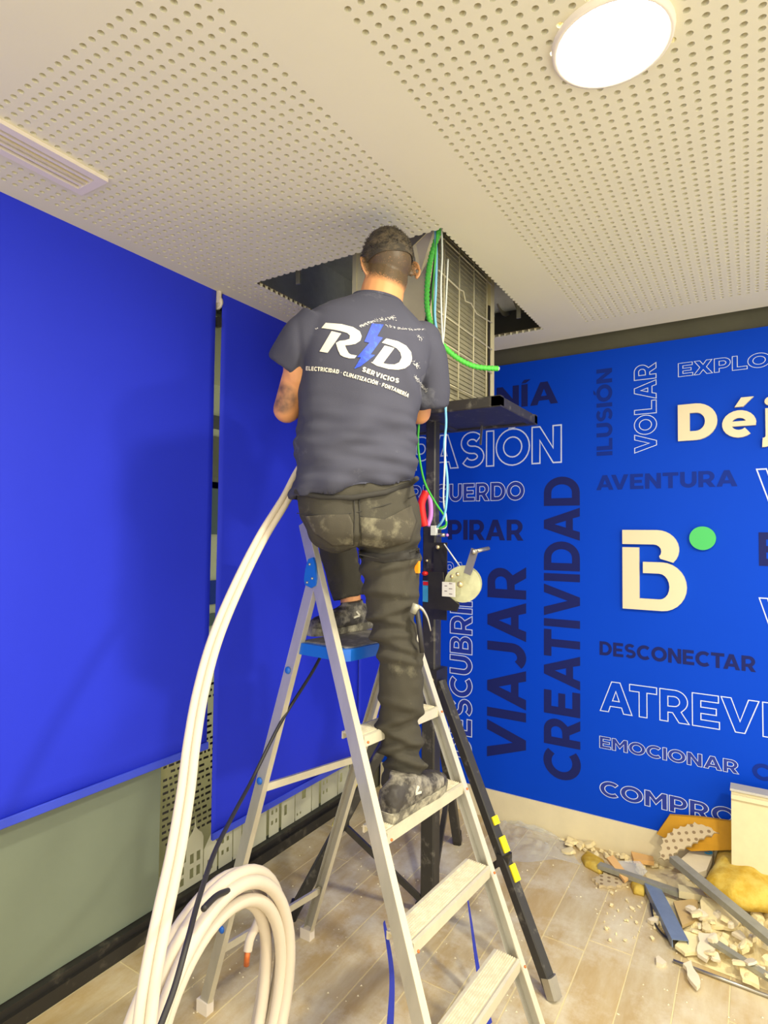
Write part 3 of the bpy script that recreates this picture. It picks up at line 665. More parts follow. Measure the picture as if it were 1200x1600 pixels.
# blue webbing straps hanging under the steps
def ribbon(name, pts, tw, w_, label, cat, group=None):
    pts = spline(pts, 10); n = len(pts); P = []; F = []
    for i, p in enumerate(pts):
        d_ = (pts[min(i + 1, n - 1)] - pts[max(i - 1, 0)]).normalized(); a, b = frame_of(d_, CF)
        an = tw[0] + (tw[1] - tw[0]) * i / (n - 1); v = a * math.cos(an) + b * math.sin(an); q = d_.cross(v) * .0008
        P += [p - v * w_ / 2 - q, p + v * w_ / 2 - q, p + v * w_ / 2 + q, p - v * w_ / 2 + q]
    for i in range(n - 1):
        for k in range(4): F.append((i*4+k, i*4+(k+1) % 4, (i+1)*4+(k+1) % 4, (i+1)*4+k))
    F += [(3, 2, 1, 0), (4*n-4, 4*n-3, 4*n-2, 4*n-1)]
    o = MB().add(P, F, 0, False).build(name, M['strap']); return tag(o, label, cat, group)
ribbon('webbing_strap', [at(600, 1440, 1.80), at(612, 1520, 1.75), at(609, 1610, 1.7), at(600, 1720, 1.66)], (1.5, .2), .026, 'blue webbing strap hanging behind the left rail of the ladder', 'strap')
ribbon('webbing_strap', [at(728, 1385, 2.1), at(736, 1440, 2.05), at(747, 1515, 2.0), at(765, 1600, 1.9), at(785, 1660, 1.9)], (1.5, .5), .024, 'blue webbing strap hanging below the right side of the ladder steps', 'strap')

# ================================================================ MATERIAL LIFT with unit
mx, my = -1.150, 2.24
lift = thing('material_lift', (mx, my, 0), 'black tripod material lift with hand winch behind the man', 'lift')
MB().beam((mx, my, .02), (mx, my, 1.62), .062, .062, X, bev=.006).build('outer_mast', M['blackdusty'], lift)
MB().beam((mx, my, 1.6), (mx, my, 2.05), .046, .046, X, bev=.005).build('inner_mast', M['blackdusty'], lift)
MB().box((mx - .045, my - .045, .0), (mx + .045, my + .045, .05)).build('mast_foot', M['black'], lift)
col_ = MB().box((mx - .05, my - .05, .93), (mx + .05, my + .05, 1.01)).build('leg_collar', M['black'], lift)
[MB().ball((mx + dx, my - .052, .97), .008, 8).build('collar_bolt', M['bolt'], col_) for dx in (-.03, .03)]
RT0 = Vector((CR.x, CR.y, 0)).normalized()
feet = [Vector((-.593, 2.063, 0)), Vector((-1.60, 1.905, 0)), Vector((-1.285, 2.80, 0))]
for k, fpt in enumerate(feet):
    d_ = (fpt - Vector((mx, my, 0))).normalized(); top = Vector((mx, my, .96)) + d_ * .05; bot = fpt + Vector((0, 0, .025))
    leg = MB().beam(top, bot, .040, .040, Z, bev=.004).build('leg', M['blackdusty'], lift)
    MB().beam(bot + Z * .015 - (bot - top).normalized() * .03, bot + (bot - top).normalized() * .02, .044, .046, Z, bev=.008).build('foot_pad', M['steel'] if k == 0 else M['black'], leg)
    br = top.lerp(bot, .622); st = MB().beam(br, Vector((mx, my, .06)) + d_ * .04, .022, .022, Z).build('strut', M['black'], lift)
    mb = MB().box(br - Vector((.022, .022, .022)), br + Vector((.022, .022, .022))); bk = mb.build('strut_bracket', M['black'], leg)
    a, b = frame_of(bot - top)
    if k == 0:
        for t0, t1 in ((.487, .514), (.553, .602), (.640, .691)):
            o_ = RT0 * .007; p0, p1 = top.lerp(bot, t0) + o_, top.lerp(bot, t1) + o_; MB().beam(p0, p1, .030, .043, Z).build('yellow_stripe', M['yellow'], leg)
    if k == 1:
        for t0, t1 in ((.45, .48), (.53, .56), (.61, .64)):
            o_ = RT0 * -.012; p0, p1 = top.lerp(bot, t0) + o_, top.lerp(bot, t1) + o_; MB().beam(p0, p1, .020, .042, Z).build('yellow_stripe', M['yellow'], leg)
MB().ball(Vector((mx, my, .0)) + at(722, 1150, 2.3) * 0 + Vector((-.01, -.075, .955)), .012, 10).build('red_pin', M['red'], lift)
# fork frame
fz = 2.08; n0 = onZ(782, 617, fz); n1 = onZ(836, 650, fz); fx1 = n0.x; fy0 = n0.y; fy1 = n1.y; fx0 = -1.42
fm = MB()
fk = MB(); z0, z1 = fz - .045, fz + .0
for a_, b_ in (((fx0, fy0 + .018, fz - .02), (fx1, fy0 + .018, fz - .02)), ((fx0, fy1 - .018, fz - .02), (fx1, fy1 - .018, fz - .02))):
    MB().beam(a_, b_, .036, .042, Z, bev=.003).build('fork_bar', M['blackdusty'], lift)
for xx in (fx1 - .018, mx, fx0 + .018):
    MB().beam((xx, fy0, fz - .02), (xx, fy1, fz - .02), .036, .038, Z, bev=.003).build('fork_crossbar', M['blackdusty'], lift)
MB().beam(onX(753, 664, -1.0) * 1, onX(751, 695, -1.0), .008, .008).build('hanging_pin', M['steel'], lift)
MB().box((-1.38, fy0 + .036, fz - .034), (fx1 - .036, fy1 - .036, fz - .028)).build('fork_shade_sheet', M['blackdusty'], lift)  # dark sheet added inside the open frame to imitate its shaded underside
# winch
wy = my - .055
wp = MB(); wp.box((mx + .035, wy, 1.22), (mx + .095, wy + .006, 1.535)); o = wp.build('winch_plate', M['black'], lift)
MB().prism([(.03, 1.275), (.155, 1.272), (.165, 1.30), (.10, 1.34), (.095, 1.42), (.03, 1.42)], (mx + .028, wy - .085, 0), X, Z, -Y, .006).build('winch_side', M['black'], lift)
MB().box((mx + .03, wy + .04, 1.275), (mx + .13, wy + .046, 1.40)).build('winch_side', M['black'], lift)
wc = onY(724, 912, wy - .02)
dr = MB(); ax = Vector((.30, -.95, 0)).normalized()
for o_, r_ in ((-.03, .071), (.026, .071)): disc(dr, wc + ax * o_, ax, r_, .005, 32)
disc(dr, wc - ax * .025, ax, .045, .05, 24)
dr = dr.build('winch_drum', M['drum'], lift)
for p, r_ in ((onY(719, 913, wy - .08), .013), (onY(715, 897, wy - .08), .008), (onY(701, 939, wy - .07), .012), (onY(706, 901, wy - .08), .008), (onY(684, 855, wy - .01), .009)):
    MB().ball(p, r_, 10).build('winch_bolt', M['bolt'], lift)
h0 = onY(730, 897, wy - .07); h1 = onY(741, 862, wy - .07)
hd = MB().beam(h0, h1 + (h1 - h0).normalized() * .01, .030, .006, Y).build('crank_handle', M['steel'], lift)
mb = MB(); mb.tube([h1 + Vector((0, -.01, 0)), h1 + Vector((.03, .07, .012))], .008, 10); mb.ball(h1 + Vector((0, -.006, 0)), .011, 10); mb.build('crank_grip', M['steel'], hd)
lb0 = onY(691, 909, wy - .094); lb1 = onY(711, 933, wy - .094)
lbl = MB().box((lb0.x, wy - .0955, lb1.z), (lb1.x, wy - .0915, lb0.z)).build('rating_label', M['label'], lift)
w_ = lb1.x - lb0.x
for i in range(5): MB().box((lb0.x + w_ * (.2 if i % 2 else .55), wy - .0962, lb1.z + .010 + i * .010), (lb0.x + w_ * (.40 if i % 2 else .80), wy - .0953, lb1.z + .0122 + i * .010)).build('label_print', M['labelink'], lbl)
MB().tube([onY(694, 850, wy - .02), onY(722, 890, wy - .03)], .003, 8).build('winch_cable', M['cabwhite'], lift)
MB().box(onY(661, 940, my - .034), onY(672, 908, my - .038)).build('cyan_sticker', M['cyan'], lift)
MB().box(onY(662, 914, my - .034), onY(670, 909, my - .040)).build('sticker_band', M['red'], lift)
MB().ball(onY(664, 896, my - .05), (.014, .014, .010), 10).build('red_knob', M['red'], lift)
MB().ball(onY(667, 876, my - .04), .006, 8).build('mast_bolt', M['bolt'], lift)
k0 = onY(678, 828, my - .05); MB().box(k0 - Vector((.010, .01, .022)), k0 + Vector((.012, .01, .018))).build('cable_clamp', M['cabwhite'], lift)
k0 = onY(685, 836, my - .05); MB().tube([k0, k0 + Vector((.03, 0, 0))], .008, 8).build('spring_pin', M['steel'], lift)
MB().ball(k0 + Vector((.04, 0, 0)), .007, 8).build('pin_tip', M['pink'], lift)
t = thing('red_loop_handle', at(665, 800, 2.33), 'red looped plastic handle hanging on the lift mast beside the man', 'handle')
P = [at(666, 768, 2.36), at(659, 785, 2.36), at(660, 805, 2.36), at(664, 822, 2.36)]
MB().tube(spline(P, 6), .016, 10).build('grip', M['red'], t)
P = [at(666, 766, 2.36), at(672, 782, 2.37), at(673, 805, 2.37), at(668, 822, 2.36)]
MB().tube(spline(P, 6), .010, 10).build('loop_back', M['pink'], t)

# the air-conditioning unit standing on the forks, top inside the opening
uy0, uy1, ux1, ux0, uz0, uz1 = 1.95, 2.60, -1.016, -1.375, fz + .002, 3.02
un = thing('fan_coil_unit', ((ux0 + ux1) / 2, (uy0 + uy1) / 2, uz0), 'tall beige air conditioning unit on the lift, its top inside the ceiling opening', 'air conditioner')
MB().box((ux0 + .004, uy0 + .004, uz0 + .004), (ux1 - .020, uy1 - .004, uz1 - .004)).build('casing', M['unit'], un)
# louvre slats on the wide face
for i in range(46):
    z = uz0 + .02 + i * (uz1 - uz0 - .04) / 46
    MB().hexa([(ux1 - .020, uy0 + .05, z), (ux1 - .013, uy0 + .05, z), (ux1 - .013, uy1 - .05, z), (ux1 - .020, uy1 - .05, z),
               (ux1 - .020, uy0 + .05, z + .018), (ux1 - .017, uy0 + .05, z + .018), (ux1 - .017, uy1 - .05, z + .018), (ux1 - .020, uy1 - .05, z + .018)]).build('louvre', M['unitside'], un)
for yy0, yy1 in ((uy0, uy0 + .05), (uy1 - .045, uy1)):
    MB().box((ux1 - .022, yy0, uz0), (ux1, yy1, uz1)).build('corner_post', M['unitedge'], un)
for yy0, yy1 in ((uy0, uy0 + .02), (uy1 - .02, uy1)):
    MB().box((ux0, yy0, uz0), (ux0 + .02, yy1, uz1)).build('corner_post', M['unit'], un)
MB().box((ux0, uy0 - .002, uz0), (ux1, uy1, uz0 + .02)).build('bottom_rim', M['unitedge'], un)
# wire guard
def w_pt(y, z): return Vector((ux1 + .008, y, z))
for yy in (uy0 + .095, uy0 + .235, uy0 + .385, uy0 + .53):
    MB().tube([w_pt(yy, uz0 + .01), w_pt(yy + .01, uz1 - .05)], .003, 6).build('guard_wire', M['wire'], un)
for k, zz in enumerate((2.16, 2.31, 2.42, 2.56, 2.72)):
    pts = [w_pt(uy0 + .05, zz + .0), w_pt(uy0 + .25, zz), w_pt(uy0 + .42, zz - .0), w_pt(uy1 - .05, zz - .0)]
    if k == 3: pts = [w_pt(uy0 + .05, zz + .02), w_pt(uy0 + .24, zz + .012), w_pt(uy0 + .28, zz + .02), w_pt(uy0 + .30, zz - .015), w_pt(uy0 + .36, zz - .005), w_pt(uy0 + .42, zz - .03), w_pt(uy1 - .05, zz - .015)]
    MB().tube(pts, .003, 6).build('guard_wire', M['wire'], un)
MB().box((ux1 - .002, uy1 - .075, uz0 + .02), (ux1 + .004, uy1 - .06, 2.62)).build('side_rod', M['black'], un)
# folded sheet-metal flange jutting to the opening edge
q = [at(646, 384, 2.16), at(655, 432, 2.22), at(699, 353, 2.08), at(680, 351, 2.06)]
mb = MB(); nn = (q[1] - q[0]).cross(q[3] - q[0]).normalized() * .004
mb.hexa([q[0], q[1], q[2], q[3], q[0] + nn, q[1] + nn, q[2] + nn, q[3] + nn]); mb.build('folded_flange', M['unitedge'], un)

# conduits and cables
def cable(name, pts, r, m_, label, cat='cable', sub=10, group=None, n=10):
    o = MB().tube(spline(pts, sub), r, n).build(name, M[m_]); return tag(o, label, cat, group)
gp = spline([at(688, 340, 2.05), at(686, 360, 2.06), at(674, 400, 2.10), at(668, 440, 2.12), at(668, 485, 2.14), at(680, 522, 2.18), at(706, 553, 2.22), at(740, 572, 2.26), at(777, 576, 2.30)], 26)
t = thing('green_conduit', gp[-1], 'green corrugated conduit curving out of the ceiling opening', 'conduit')
rr = [.0098 + .0016 * math.sin(i * 1.7) for i in range(len(gp))]
MB().tube(gp, rr, 12).build('corrugated_hose', M['conduit'], t)
MB().tube([gp[-1], gp[-1] + (gp[-1] - gp[-2]).normalized() * .006], .008, 12).build('cut_end', M['cabwhite'], t)
cable('green_cable', [at(684, 350, 2.04), at(679, 420, 2.06), at(676, 470, 2.08), at(680, 520, 2.09), at(688, 560, 2.08)], .0035, 'conduitd', 'thin green wire hanging beside the green conduit at the opening')
cable('black_riser_cable', [at(684, 372, 2.14), at(677, 430, 2.15), at(668, 490, 2.16), at(662, 520, 2.16)], .006, 'rubber', 'black cable running down the edge of the unit behind the green conduit')
cable('blue_cable', [at(680, 356, 2.05), at(682, 400, 2.06), at(681, 450, 2.06), at(680, 500, 2.08), at(691, 560, 2.10), at(694, 610, 2.12), at(697, 660, 2.14), at(694, 700, 2.15), at(699, 750, 2.16), at(697, 790, 2.17), at(692, 812, 2.18), at(683, 824, 2.20)], .0045, 'cabblue', 'long pale blue cable hanging from the opening down to the winch')
cable('white_cable', [at(690, 352, 2.05), at(691, 400, 2.06), at(689, 450, 2.06), at(691, 520, 2.08), at(695, 580, 2.12), at(697, 640, 2.14), at(695, 720, 2.15), at(693, 780, 2.17), at(697, 808, 2.18), at(696, 824, 2.2), at(684, 826, 2.20)], .0032, 'cabwhite', 'long white cable hanging beside the pale blue one')
cable('white_cable', [at(700, 405, 2.10), at(697, 470, 2.10), at(693, 530, 2.1)], .0030, 'cabwhite', 'short white wire hanging in front of the wire guard')
cable('green_white_cable', [at(655, 655, 2.0), at(653, 690, 2.02), at(656, 720, 2.05), at(664, 755, 2.1), at(680, 785, 2.15), at(694, 806, 2.18), at(697, 820, 2.19), at(686, 826, 2.2)], .0040, 'conduitd', 'green and yellow wire looping from the man\'s hands down to the winch')

# ================================================================ HOSE, COIL AND BLACK CABLE
hp = [at(500, 690, 1.92), at(468, 738, 1.88), at(446, 780, 1.84), at(409, 840, 1.76), at(369, 920, 1.66), at(336, 1000, 1.57), at(314, 1080, 1.49), at(300, 1160, 1.42), at(290, 1240, 1.36), at(275, 1330, 1.30), at(256, 1420, 1.24), at(240, 1500, 1.19), at(228, 1580, 1.15), at(220, 1680, 1.12), at(228, 1800, 1.12), at(262, 1900, 1.18)]
hs_ = spline(hp, 8)
t = thing('insulated_pipe_run', hp[8], 'pair of white insulated pipes sweeping from behind the man down to the coil', 'pipe')
for s in (-1, 1):
    pts = []
    for i, p in enumerate(hs_):
        d_ = (hs_[min(i + 1, len(hs_) - 1)] - hs_[max(i - 1, 0)]).normalized(); side = d_.cross(CF).normalized()
        k = i / len(hs_); pts.append(p + side * s * (.0085 + .003 * k) + CF * s * .002)
    MB().tube(pts, [.0093 + .003 * i / len(pts) for i in range(len(pts))], 14).build('insulated_pipe', M['foam'], t)
# coil: several loops standing on the floor, turned almost edge-on
t = thing('pipe_coil', (at(350, 1600, 1.42).x, at(350, 1600, 1.42).y, 0), 'coil of white insulated pipe standing on the floor in the left foreground', 'coil')
cdir = (CR * .34 + CF * .94); cdir.z = 0; cdir.normalize(); cn = Vector((cdir.y, -cdir.x, 0))
if cn.dot(CR) < 0: cn = -cn
cc0 = at(337, 1640, 1.42); 
def loop(cz, rx, rz, offn, offd, lean, r):
    pts = []
    for i in range(56):
        a_ = 2 * PI * i / 56; p = Vector((cc0.x, cc0.y, 0)) + cdir * (math.cos(a_) * rx + offd) + Z * (cz + math.sin(a_) * rz) + cn * (offn + lean * math.sin(a_) + .008 * math.sin(2 * a_ + offn * 40))
        pts.append(p)
    return MB().tube(pts, r, 14, closed=True)
for (rx, rz, on, od, ln) in ((.30, .342, -.036, .0, .006), (.305, .346, -.002, .01, .004), (.30, .340, .032, -.01, .0), (.268, .312, -.019, .0, .004), (.270, .314, .015, .006, .0)):
    loop(rz + .018, rx, rz, on, od, ln, .0165).build('pipe_loop', M['foam'], t)
p = at(385, 1478, 1.28); pts = [at(412, 1415, 1.66), at(401, 1445, 1.65), at(391, 1466, 1.63), at(387, 1486, 1.62)]
MB().tube(spline(pts, 6), .012, 12).build('pipe_end', M['foam'], t)
MB().tube([at(387, 1484, 1.62), at(385, 1508, 1.62)], .008, 10).build('copper_end', M['copper'], t)
cable('black_cable', [at(506, 1015, 2.05), at(488, 1050, 2.0), at(445, 1118, 1.9), at(420, 1165, 1.84), at(392, 1222, 1.74), at(366, 1270, 1.55), at(336, 1330, 1.35), at(312, 1400, 1.18), at(293, 1470, 1.06), at(272, 1545, 1.0), at(245, 1620, .96), at(225, 1700, .95)], .0055, 'rubber', 'black cable dropping from under the blue platform in front of the coil')
cable('black_cable', [at(356, 1392, 1.42), at(338, 1400, 1.36), at(318, 1420, 1.3)], .007, 'rubber', 'short length of black cable caught inside the top of the white coil')

# ================================================================ PERSON
def fuse(mb, voxel, smooth=4, disp=None):
    o = mb.build('tmp', M['skin']); 
    md = o.modifiers.new('r', 'REMESH'); md.mode = 'VOXEL'; md.voxel_size = voxel; md.use_smooth_shade = True
    if smooth: s = o.modifiers.new('s', 'SMOOTH'); s.iterations = smooth; s.factor = .5
    bpy.context.view_layer.update(); dg = bpy.context.evaluated_depsgraph_get()
    me = bpy.data.meshes.new_from_object(o.evaluated_get(dg)); me.transform(Matrix.Translation(o.location)); me.materials.clear()
    old = o.data; bpy.data.objects.remove(o); bpy.data.meshes.remove(old)
    if disp:
        me.update(); nr = [v.normal.copy() for v in me.vertices]
        for v, n_ in zip(me.vertices, nr):
            v.co += n_ * disp(v.co)
    me.polygons.foreach_set('use_smooth', [True] * len(me.polygons)); me.update()
    return me
def place(me, name, mats, parent):
    me.transform(Matrix.Translation(-wloc(parent))); o = bpy.data.objects.new(name, me); C.objects.link(o); o.parent = parent
    for m in (mats if isinstance(mats, (list, tuple)) else [mats]): me.materials.append(m)
    return o
def recalc(me):
    bm = bmesh.new(); bm.from_mesh(me); bmesh.ops.recalc_face_normals(bm, faces=bm.faces); bm.to_mesh(me); bm.free()
yaw = math.radians(20)
FW = Vector((CF.x, CF.y, 0)).normalized(); RT = Vector((FW.y, -FW.x, 0))
RV = (RT * math.cos(yaw) + FW * math.sin(yaw)); FV = (FW * math.cos(yaw) - RT * math.sin(yaw))   # his right, his front
def rollv(v, deg): return (v * math.cos(math.radians(deg)) - Z * math.sin(math.radians(deg)))
per = thing('person', (-.93, 1.62, .775), 'man in dark printed t-shirt and grey work trousers standing on the stepladder, head bent', 'person')

def chain(mb, pts, rs, n=14):
    for i in range(len(pts) - 1):
        p0, p1 = pts[i], pts[i + 1]; L_ = (p1 - p0).length; k = max(2, int(L_ / .03))
        mb.tube([p0.lerp(p1, j / k) for j in range(k + 1)], [rs[i] + (rs[i + 1] - rs[i]) * j / k for j in range(k + 1)], n)
    for p, r in zip(pts, rs): mb.ball(p, r * 1.0, n)
# joints
neck0 = at(590, 492, 1.855); headc = at(606, 419, 1.90)
shL = at(484, 525, 1.75); shR = at(662, 532, 1.90)
elL = at(448, 640, 1.80); elR = at(655, 645, 1.98)
wrL = at(520, 592, 2.00); wrR = at(640, 585, 2.12)
hipL = at(520, 815, 1.76); hipR = at(606, 820, 1.83)
knR = at(622, 1000, 1.76); anR = at(628, 1195, 1.775)
knL = at(512, 815, 2.17); anL = at(548, 925, 2.14)
body = MB()
# torso core (inside the shirt)
def ring(px, py, d, hw, hd, roll=4, e=2.3, y2=0): c_ = at(px, py, d); return (c_, rollv(RV, roll) * hw, FV * hd, e)
body.loft([ring(560, 840, 1.80, .14, .085), ring(556, 770, 1.80, .15, .085), ring(556, 700, 1.80, .14, .085), ring(566, 610, 1.81, .155, .09), ring(576, 545, 1.82, .165, .09), ring(584, 508, 1.84, .12, .07), ring(590, 488, 1.855, .065, .06)], 20)
chain(body, [at(588, 505, 1.85), neck0, at(598, 455, 1.875), at(603, 430, 1.885)], [.080, .073, .068, .062], 18)
# head frame: bent forward, rolled to his right
hup = (Z * .93 + FV * .30 - RV * .10).normalized(); hr = (RV - hup * RV.dot(hup)).normalized(); hf = hup.cross(hr).normalized()
if hf.dot(FV) < 0: hf = -hf
HF = (hr, hf, hup)
def hp_(x_, y_, z_): return headc + hr * x_ + hf * y_ + hup * z_
body.ball(hp_(0, -.008, .022), (.076, .092, .088), 24, frame=HF)          # skull
body.ball(hp_(0, .020, -.020), (.066, .078, .082), 20, frame=HF)          # face mass
body.ball(hp_(0, .050, -.078), (.042, .040, .034), 16, frame=HF)          # jaw
body.ball(hp_(0, .078, -.094), (.022, .018, .018), 12, frame=HF)          # chin
body.ball(hp_(0, .082, .018), (.052, .016, .010), 14, frame=HF)           # brow
body.loft([(hp_(0, .090, .014), hr * .007, hup * .008, 2), (hp_(0, .103, -.010), hr * .010, hup * .012, 2), (hp_(0, .112, -.028), hr * .013, hup * .010, 2), (hp_(0, .092, -.038), hr * .017, hup * .006, 2)], 12)
for s in (-1, 1):
    body.ball(hp_(s * .010, .100, -.032), (.008, .010, .007), 8, frame=HF)
    body.ball(hp_(s * .048, .058, -.018), (.018, .024, .018), 12, frame=HF)
    # ear: rim + lobe, standing out from the skull
    ef = (hr * s * .75 - hf * .65).normalized(); eu = (hup - ef * hup.dot(ef)).normalized(); en = ef.cross(eu)
    e0 = hp_(s * .080, -.006, -.010)
    rim = [e0 + eu * (.030 * math.sin(a_)) + ef * (.012 + .014 * math.cos(a_)) for a_ in [(-1.9 + 4.4 * i / 12) for i in range(13)]]
    body.tube(rim, [.0045] * 13, 8); body.ball(e0 + ef * .008, (.010, .0035, .024), 10, frame=(ef, en, eu)); body.ball(e0 - eu * .028 + ef * .010, (.008, .005, .009), 8, frame=(ef, en, eu))
    body.ball(e0 - ef * .004, (.010, .008, .020), 8, frame=(ef, en, eu))
body.ball(hp_(0, .094, -.058), (.022, .008, .004), 10, frame=HF); body.ball(hp_(0, .092, -.066), (.019, .009, .005), 10, frame=HF)
# arms
chain(body, [shL, elL, wrL], [.048, .041, .027], 16); chain(body, [shR, elR, wrR], [.050, .039, .027], 16)
body.ball(shL.lerp(elL, .45), (.050, .050, .075), 12); body.ball(elL.lerp(wrL, .28), .043, 12); body.ball(elR.lerp(wrR, .28), .041, 12)
# legs inside the trousers
chain(body, [at(600, 822, 1.82), at(610, 900, 1.81), at(612, 965, 1.80), at(624, 1025, 1.77), at(626, 1060, 1.77), anR, anR - Z * .05], [.070, .055, .045, .040, .042, .034, .036], 16)
chain(body, [at(532, 818, 1.80), at(522, 815, 1.95), knL, at(528, 860, 2.19), anL, anL - Z * .04], [.070, .062, .054, .050, .036, .038], 16)
# hands: palm + five curled fingers each
def hand(wr, el, palm_n, side):
    d_ = (wr - el).normalized(); d_ = (d_ * .6 + Z * .8).normalized(); pn = (palm_n - d_ * palm_n.dot(d_)).normalized(); sd = d_.cross(pn).normalized() * side
    body.ball(wr + d_ * .045, (.040, .015, .050), 14, frame=(sd, pn, d_)); chain(body, [wr, wr + d_ * .03], [.026, .026], 10)
    for k, (o_, l_) in enumerate(((-.030, .030), (-.0105, .034), (.010, .032), (.029, .025))):
        p = wr + d_ * .080 + sd * o_; r = .0078 - .0005 * abs(k - 1.5); ptS = [p - d_ * .02, p]; dirv = d_
        for j, an in enumerate((.25, .6, .6)):
            dirv = (dirv * math.cos(an) + pn * math.sin(an)).normalized(); ptS.append(ptS[-1] + dirv * l_ * (1, .75, .6)[j])
        chain(body, ptS, [r * 1.15, r * 1.1, r, r * .92, r * .8], 10)
    p = wr + d_ * .022 - sd * .030; td = (-sd * .75 + d_ * .6 + pn * .35).normalized()
    chain(body, [p + sd * .012, p + td * .030, p + td * .052 + d_ * .012, p + td * .058 + d_ * .034], [.014, .0115, .0095, .008], 10)
hand(wrL, elL, FV, 1); hand(wrR, elR, FV, -1)
me = fuse(body, .0048, 3)
bod = place(me, 'body', M['skin'], per)
# eyes
for s in (-1, 1):
    ey = MB().ball(hp_(s * .031, .080, .002), .0115, 12).build('eye', M['eye'], bod)
    MB().ball(hp_(s * .031, .0895, .002), (.005, .003, .005), 8, frame=HF).build('iris', M['iris'], bod)
MB().ball(hp_(0, .099, -.062), (.018, .004, .006), 10, frame=HF).build('lips', M['lip'], bod)
# stubble blending on the neck and forearm ink are colours of the skin itself
def skin_nodes():
    m = M['skin']; nt = m.node_tree; N = nt.nodes; L = nt.links; b = N['Principled BSDF']; src = b.inputs['Base Color'].links[0].from_socket
    tc = N.new('ShaderNodeTexCoord')
    def blob(c_, r_, col, strength, nscale):
        nonlocal src
        sb = N.new('ShaderNodeVectorMath'); sb.operation = 'DISTANCE'; L.new(tc.outputs['Object'], sb.inputs[0]); sb.inputs[1].default_value = tuple(c_)
        mr = N.new('ShaderNodeMapRange'); mr.inputs['From Min'].default_value = r_; mr.inputs['From Max'].default_value = r_ * .72; L.new(sb.outputs['Value'], mr.inputs['Value'])
        nz = N.new('ShaderNodeTexNoise'); nz.inputs['Scale'].default_value = nscale; L.new(tc.outputs['Object'], nz.inputs['Vector'])
        mu = N.new('ShaderNodeMath'); mu.operation = 'MULTIPLY'; L.new(mr.outputs[0], mu.inputs[0]); L.new(nz.outputs['Fac'], mu.inputs[1])
        m2 = N.new('ShaderNodeMath'); m2.operation = 'MULTIPLY'; m2.inputs[1].default_value = strength; m2.use_clamp = True; L.new(mu.outputs[0], m2.inputs[0])
        mx_ = N.new('ShaderNodeMix'); mx_.data_type = 'RGBA'; L.new(m2.outputs[0], mx_.inputs[0]); L.new(src, mx_.inputs[6]); mx_.inputs[7].default_value = lin(col) + (1,); src = mx_.outputs[2]
    o_ = wloc(bod)
    blob(hp_(0, -.045, .0) - o_, .112, (84, 68, 46), 2.6, 260)
    blob(at(441, 622, 1.76) - o_, .052, (96, 72, 60), 1.3, 45)
    L.new(src, b.inputs['Base Color'])
skin_nodes()
# hair: cap over back, sides and crown with cropped, ruffled surface
hb = MB(); n1_, n2_ = 96, 60; P = []
for j in range(n2_ + 1):
    for i in range(n1_):
        ph = 2 * PI * i / n1_; th = PI * .60 * j / n2_
        fr = math.sin(ph)      # +1 = front
        lim = PI * (.58 - .20 * max(0, fr) + .05 * max(0, -fr) ** 3); tt = lim * j / n2_
        dv = Vector((math.sin(tt) * math.cos(ph), math.sin(tt) * math.sin(ph), math.cos(tt)))
        edge = 1 - j / n2_
        top = min(1, edge * 1.5)
        r = 1.0 + .015 + .075 * top ** .8 * (.5 + .5 * dv.z + .3) ; q = Vector((dv.x * .0765, dv.y * .0925, dv.z * .089)) * r
        nz = noise.noise(q * 70) * .0035 * top + noise.noise(q * 160) * .0022 * top + noise.noise(q * 28) * .003 * top
        q = q * (1 + nz / .085); P.append(hp_(q.x, q.y - .008, q.z + .022))
F = [(j * n1_ + i, j * n1_ + (i + 1) % n1_, (j + 1) * n1_ + (i + 1) % n1_, (j + 1) * n1_ + i) for j in range(n2_) for i in range(n1_)]
hb.add(P, F, 0, True); hair = hb.build('hair', M['hair'], per)
tf = MB()
for i in range(1500):
    ph = R.uniform(0, 2 * PI); tt = math.acos(1 - R.random() * 1.0) * (1.12 - .25 * max(0, math.sin(ph)))
    dv = Vector((math.sin(tt) * math.cos(ph), math.sin(tt) * math.sin(ph), math.cos(tt))); q = Vector((dv.x * .0765, dv.y * .0925, dv.z * .089))
    L_ = .016 * max(.3, math.cos(tt * .75)); p = hp_(q.x * 1.03, q.y * 1.03 - .008, q.z * 1.03 + .022)
    dr_ = (hr * dv.x + hf * dv.y + hup * dv.z + Vector((R.uniform(-.5, .5), R.uniform(-.5, .5), R.uniform(-.4, .4)))).normalized()
    s_ = dr_.cross(Vector((R.random(), R.random(), R.random())) + Z * .01).normalized() * .0016
    tf.add([p - s_, p + s_, p + dr_ * L_, p + dr_.cross(s_) * .6], [(0, 1, 2), (1, 3, 2), (3, 0, 2)])
tag(tf.build('hair_tufts', M['hair'], per, fix=False), kind='stuff')

# ---- t-shirt
sh = MB()
def sr(px, py, d, hwpx, hd, roll=4, e=2.4): return (at(px, py, d), rollv(RV, roll) * (hwpx * d / FPX), FV * hd, e)
torso = [sr(553, 760, 1.80, 90, .112, -6), sr(552, 768, 1.80, 97, .125, -7), sr(553, 755, 1.80, 98, .128, -7), sr(556, 730, 1.80, 95, .126, -4), sr(557, 695, 1.80, 92, .122, 0), sr(560, 650, 1.80, 92, .120, 2),
         sr(564, 600, 1.805, 96, .124, 4), sr(569, 560, 1.81, 101, .124, 5), sr(575, 530, 1.82, 103, .118, 5), sr(578, 508, 1.83, 96, .104, 5), sr(582, 492, 1.84, 76, .088, 5), sr(586, 480, 1.845, 54, .072, 5), sr(590, 470, 1.85, 38, .060, 6), sr(591, 468, 1.855, 34, .054, 6)]
sh.loft(torso, 48)
def sleeve(pts, rs):
    sh.tube(spline(pts, 6), [rs[0] + (rs[-1] - rs[0]) * i / (6 * (len(pts) - 1)) for i in range(6 * (len(pts) - 1) + 1)], 20)
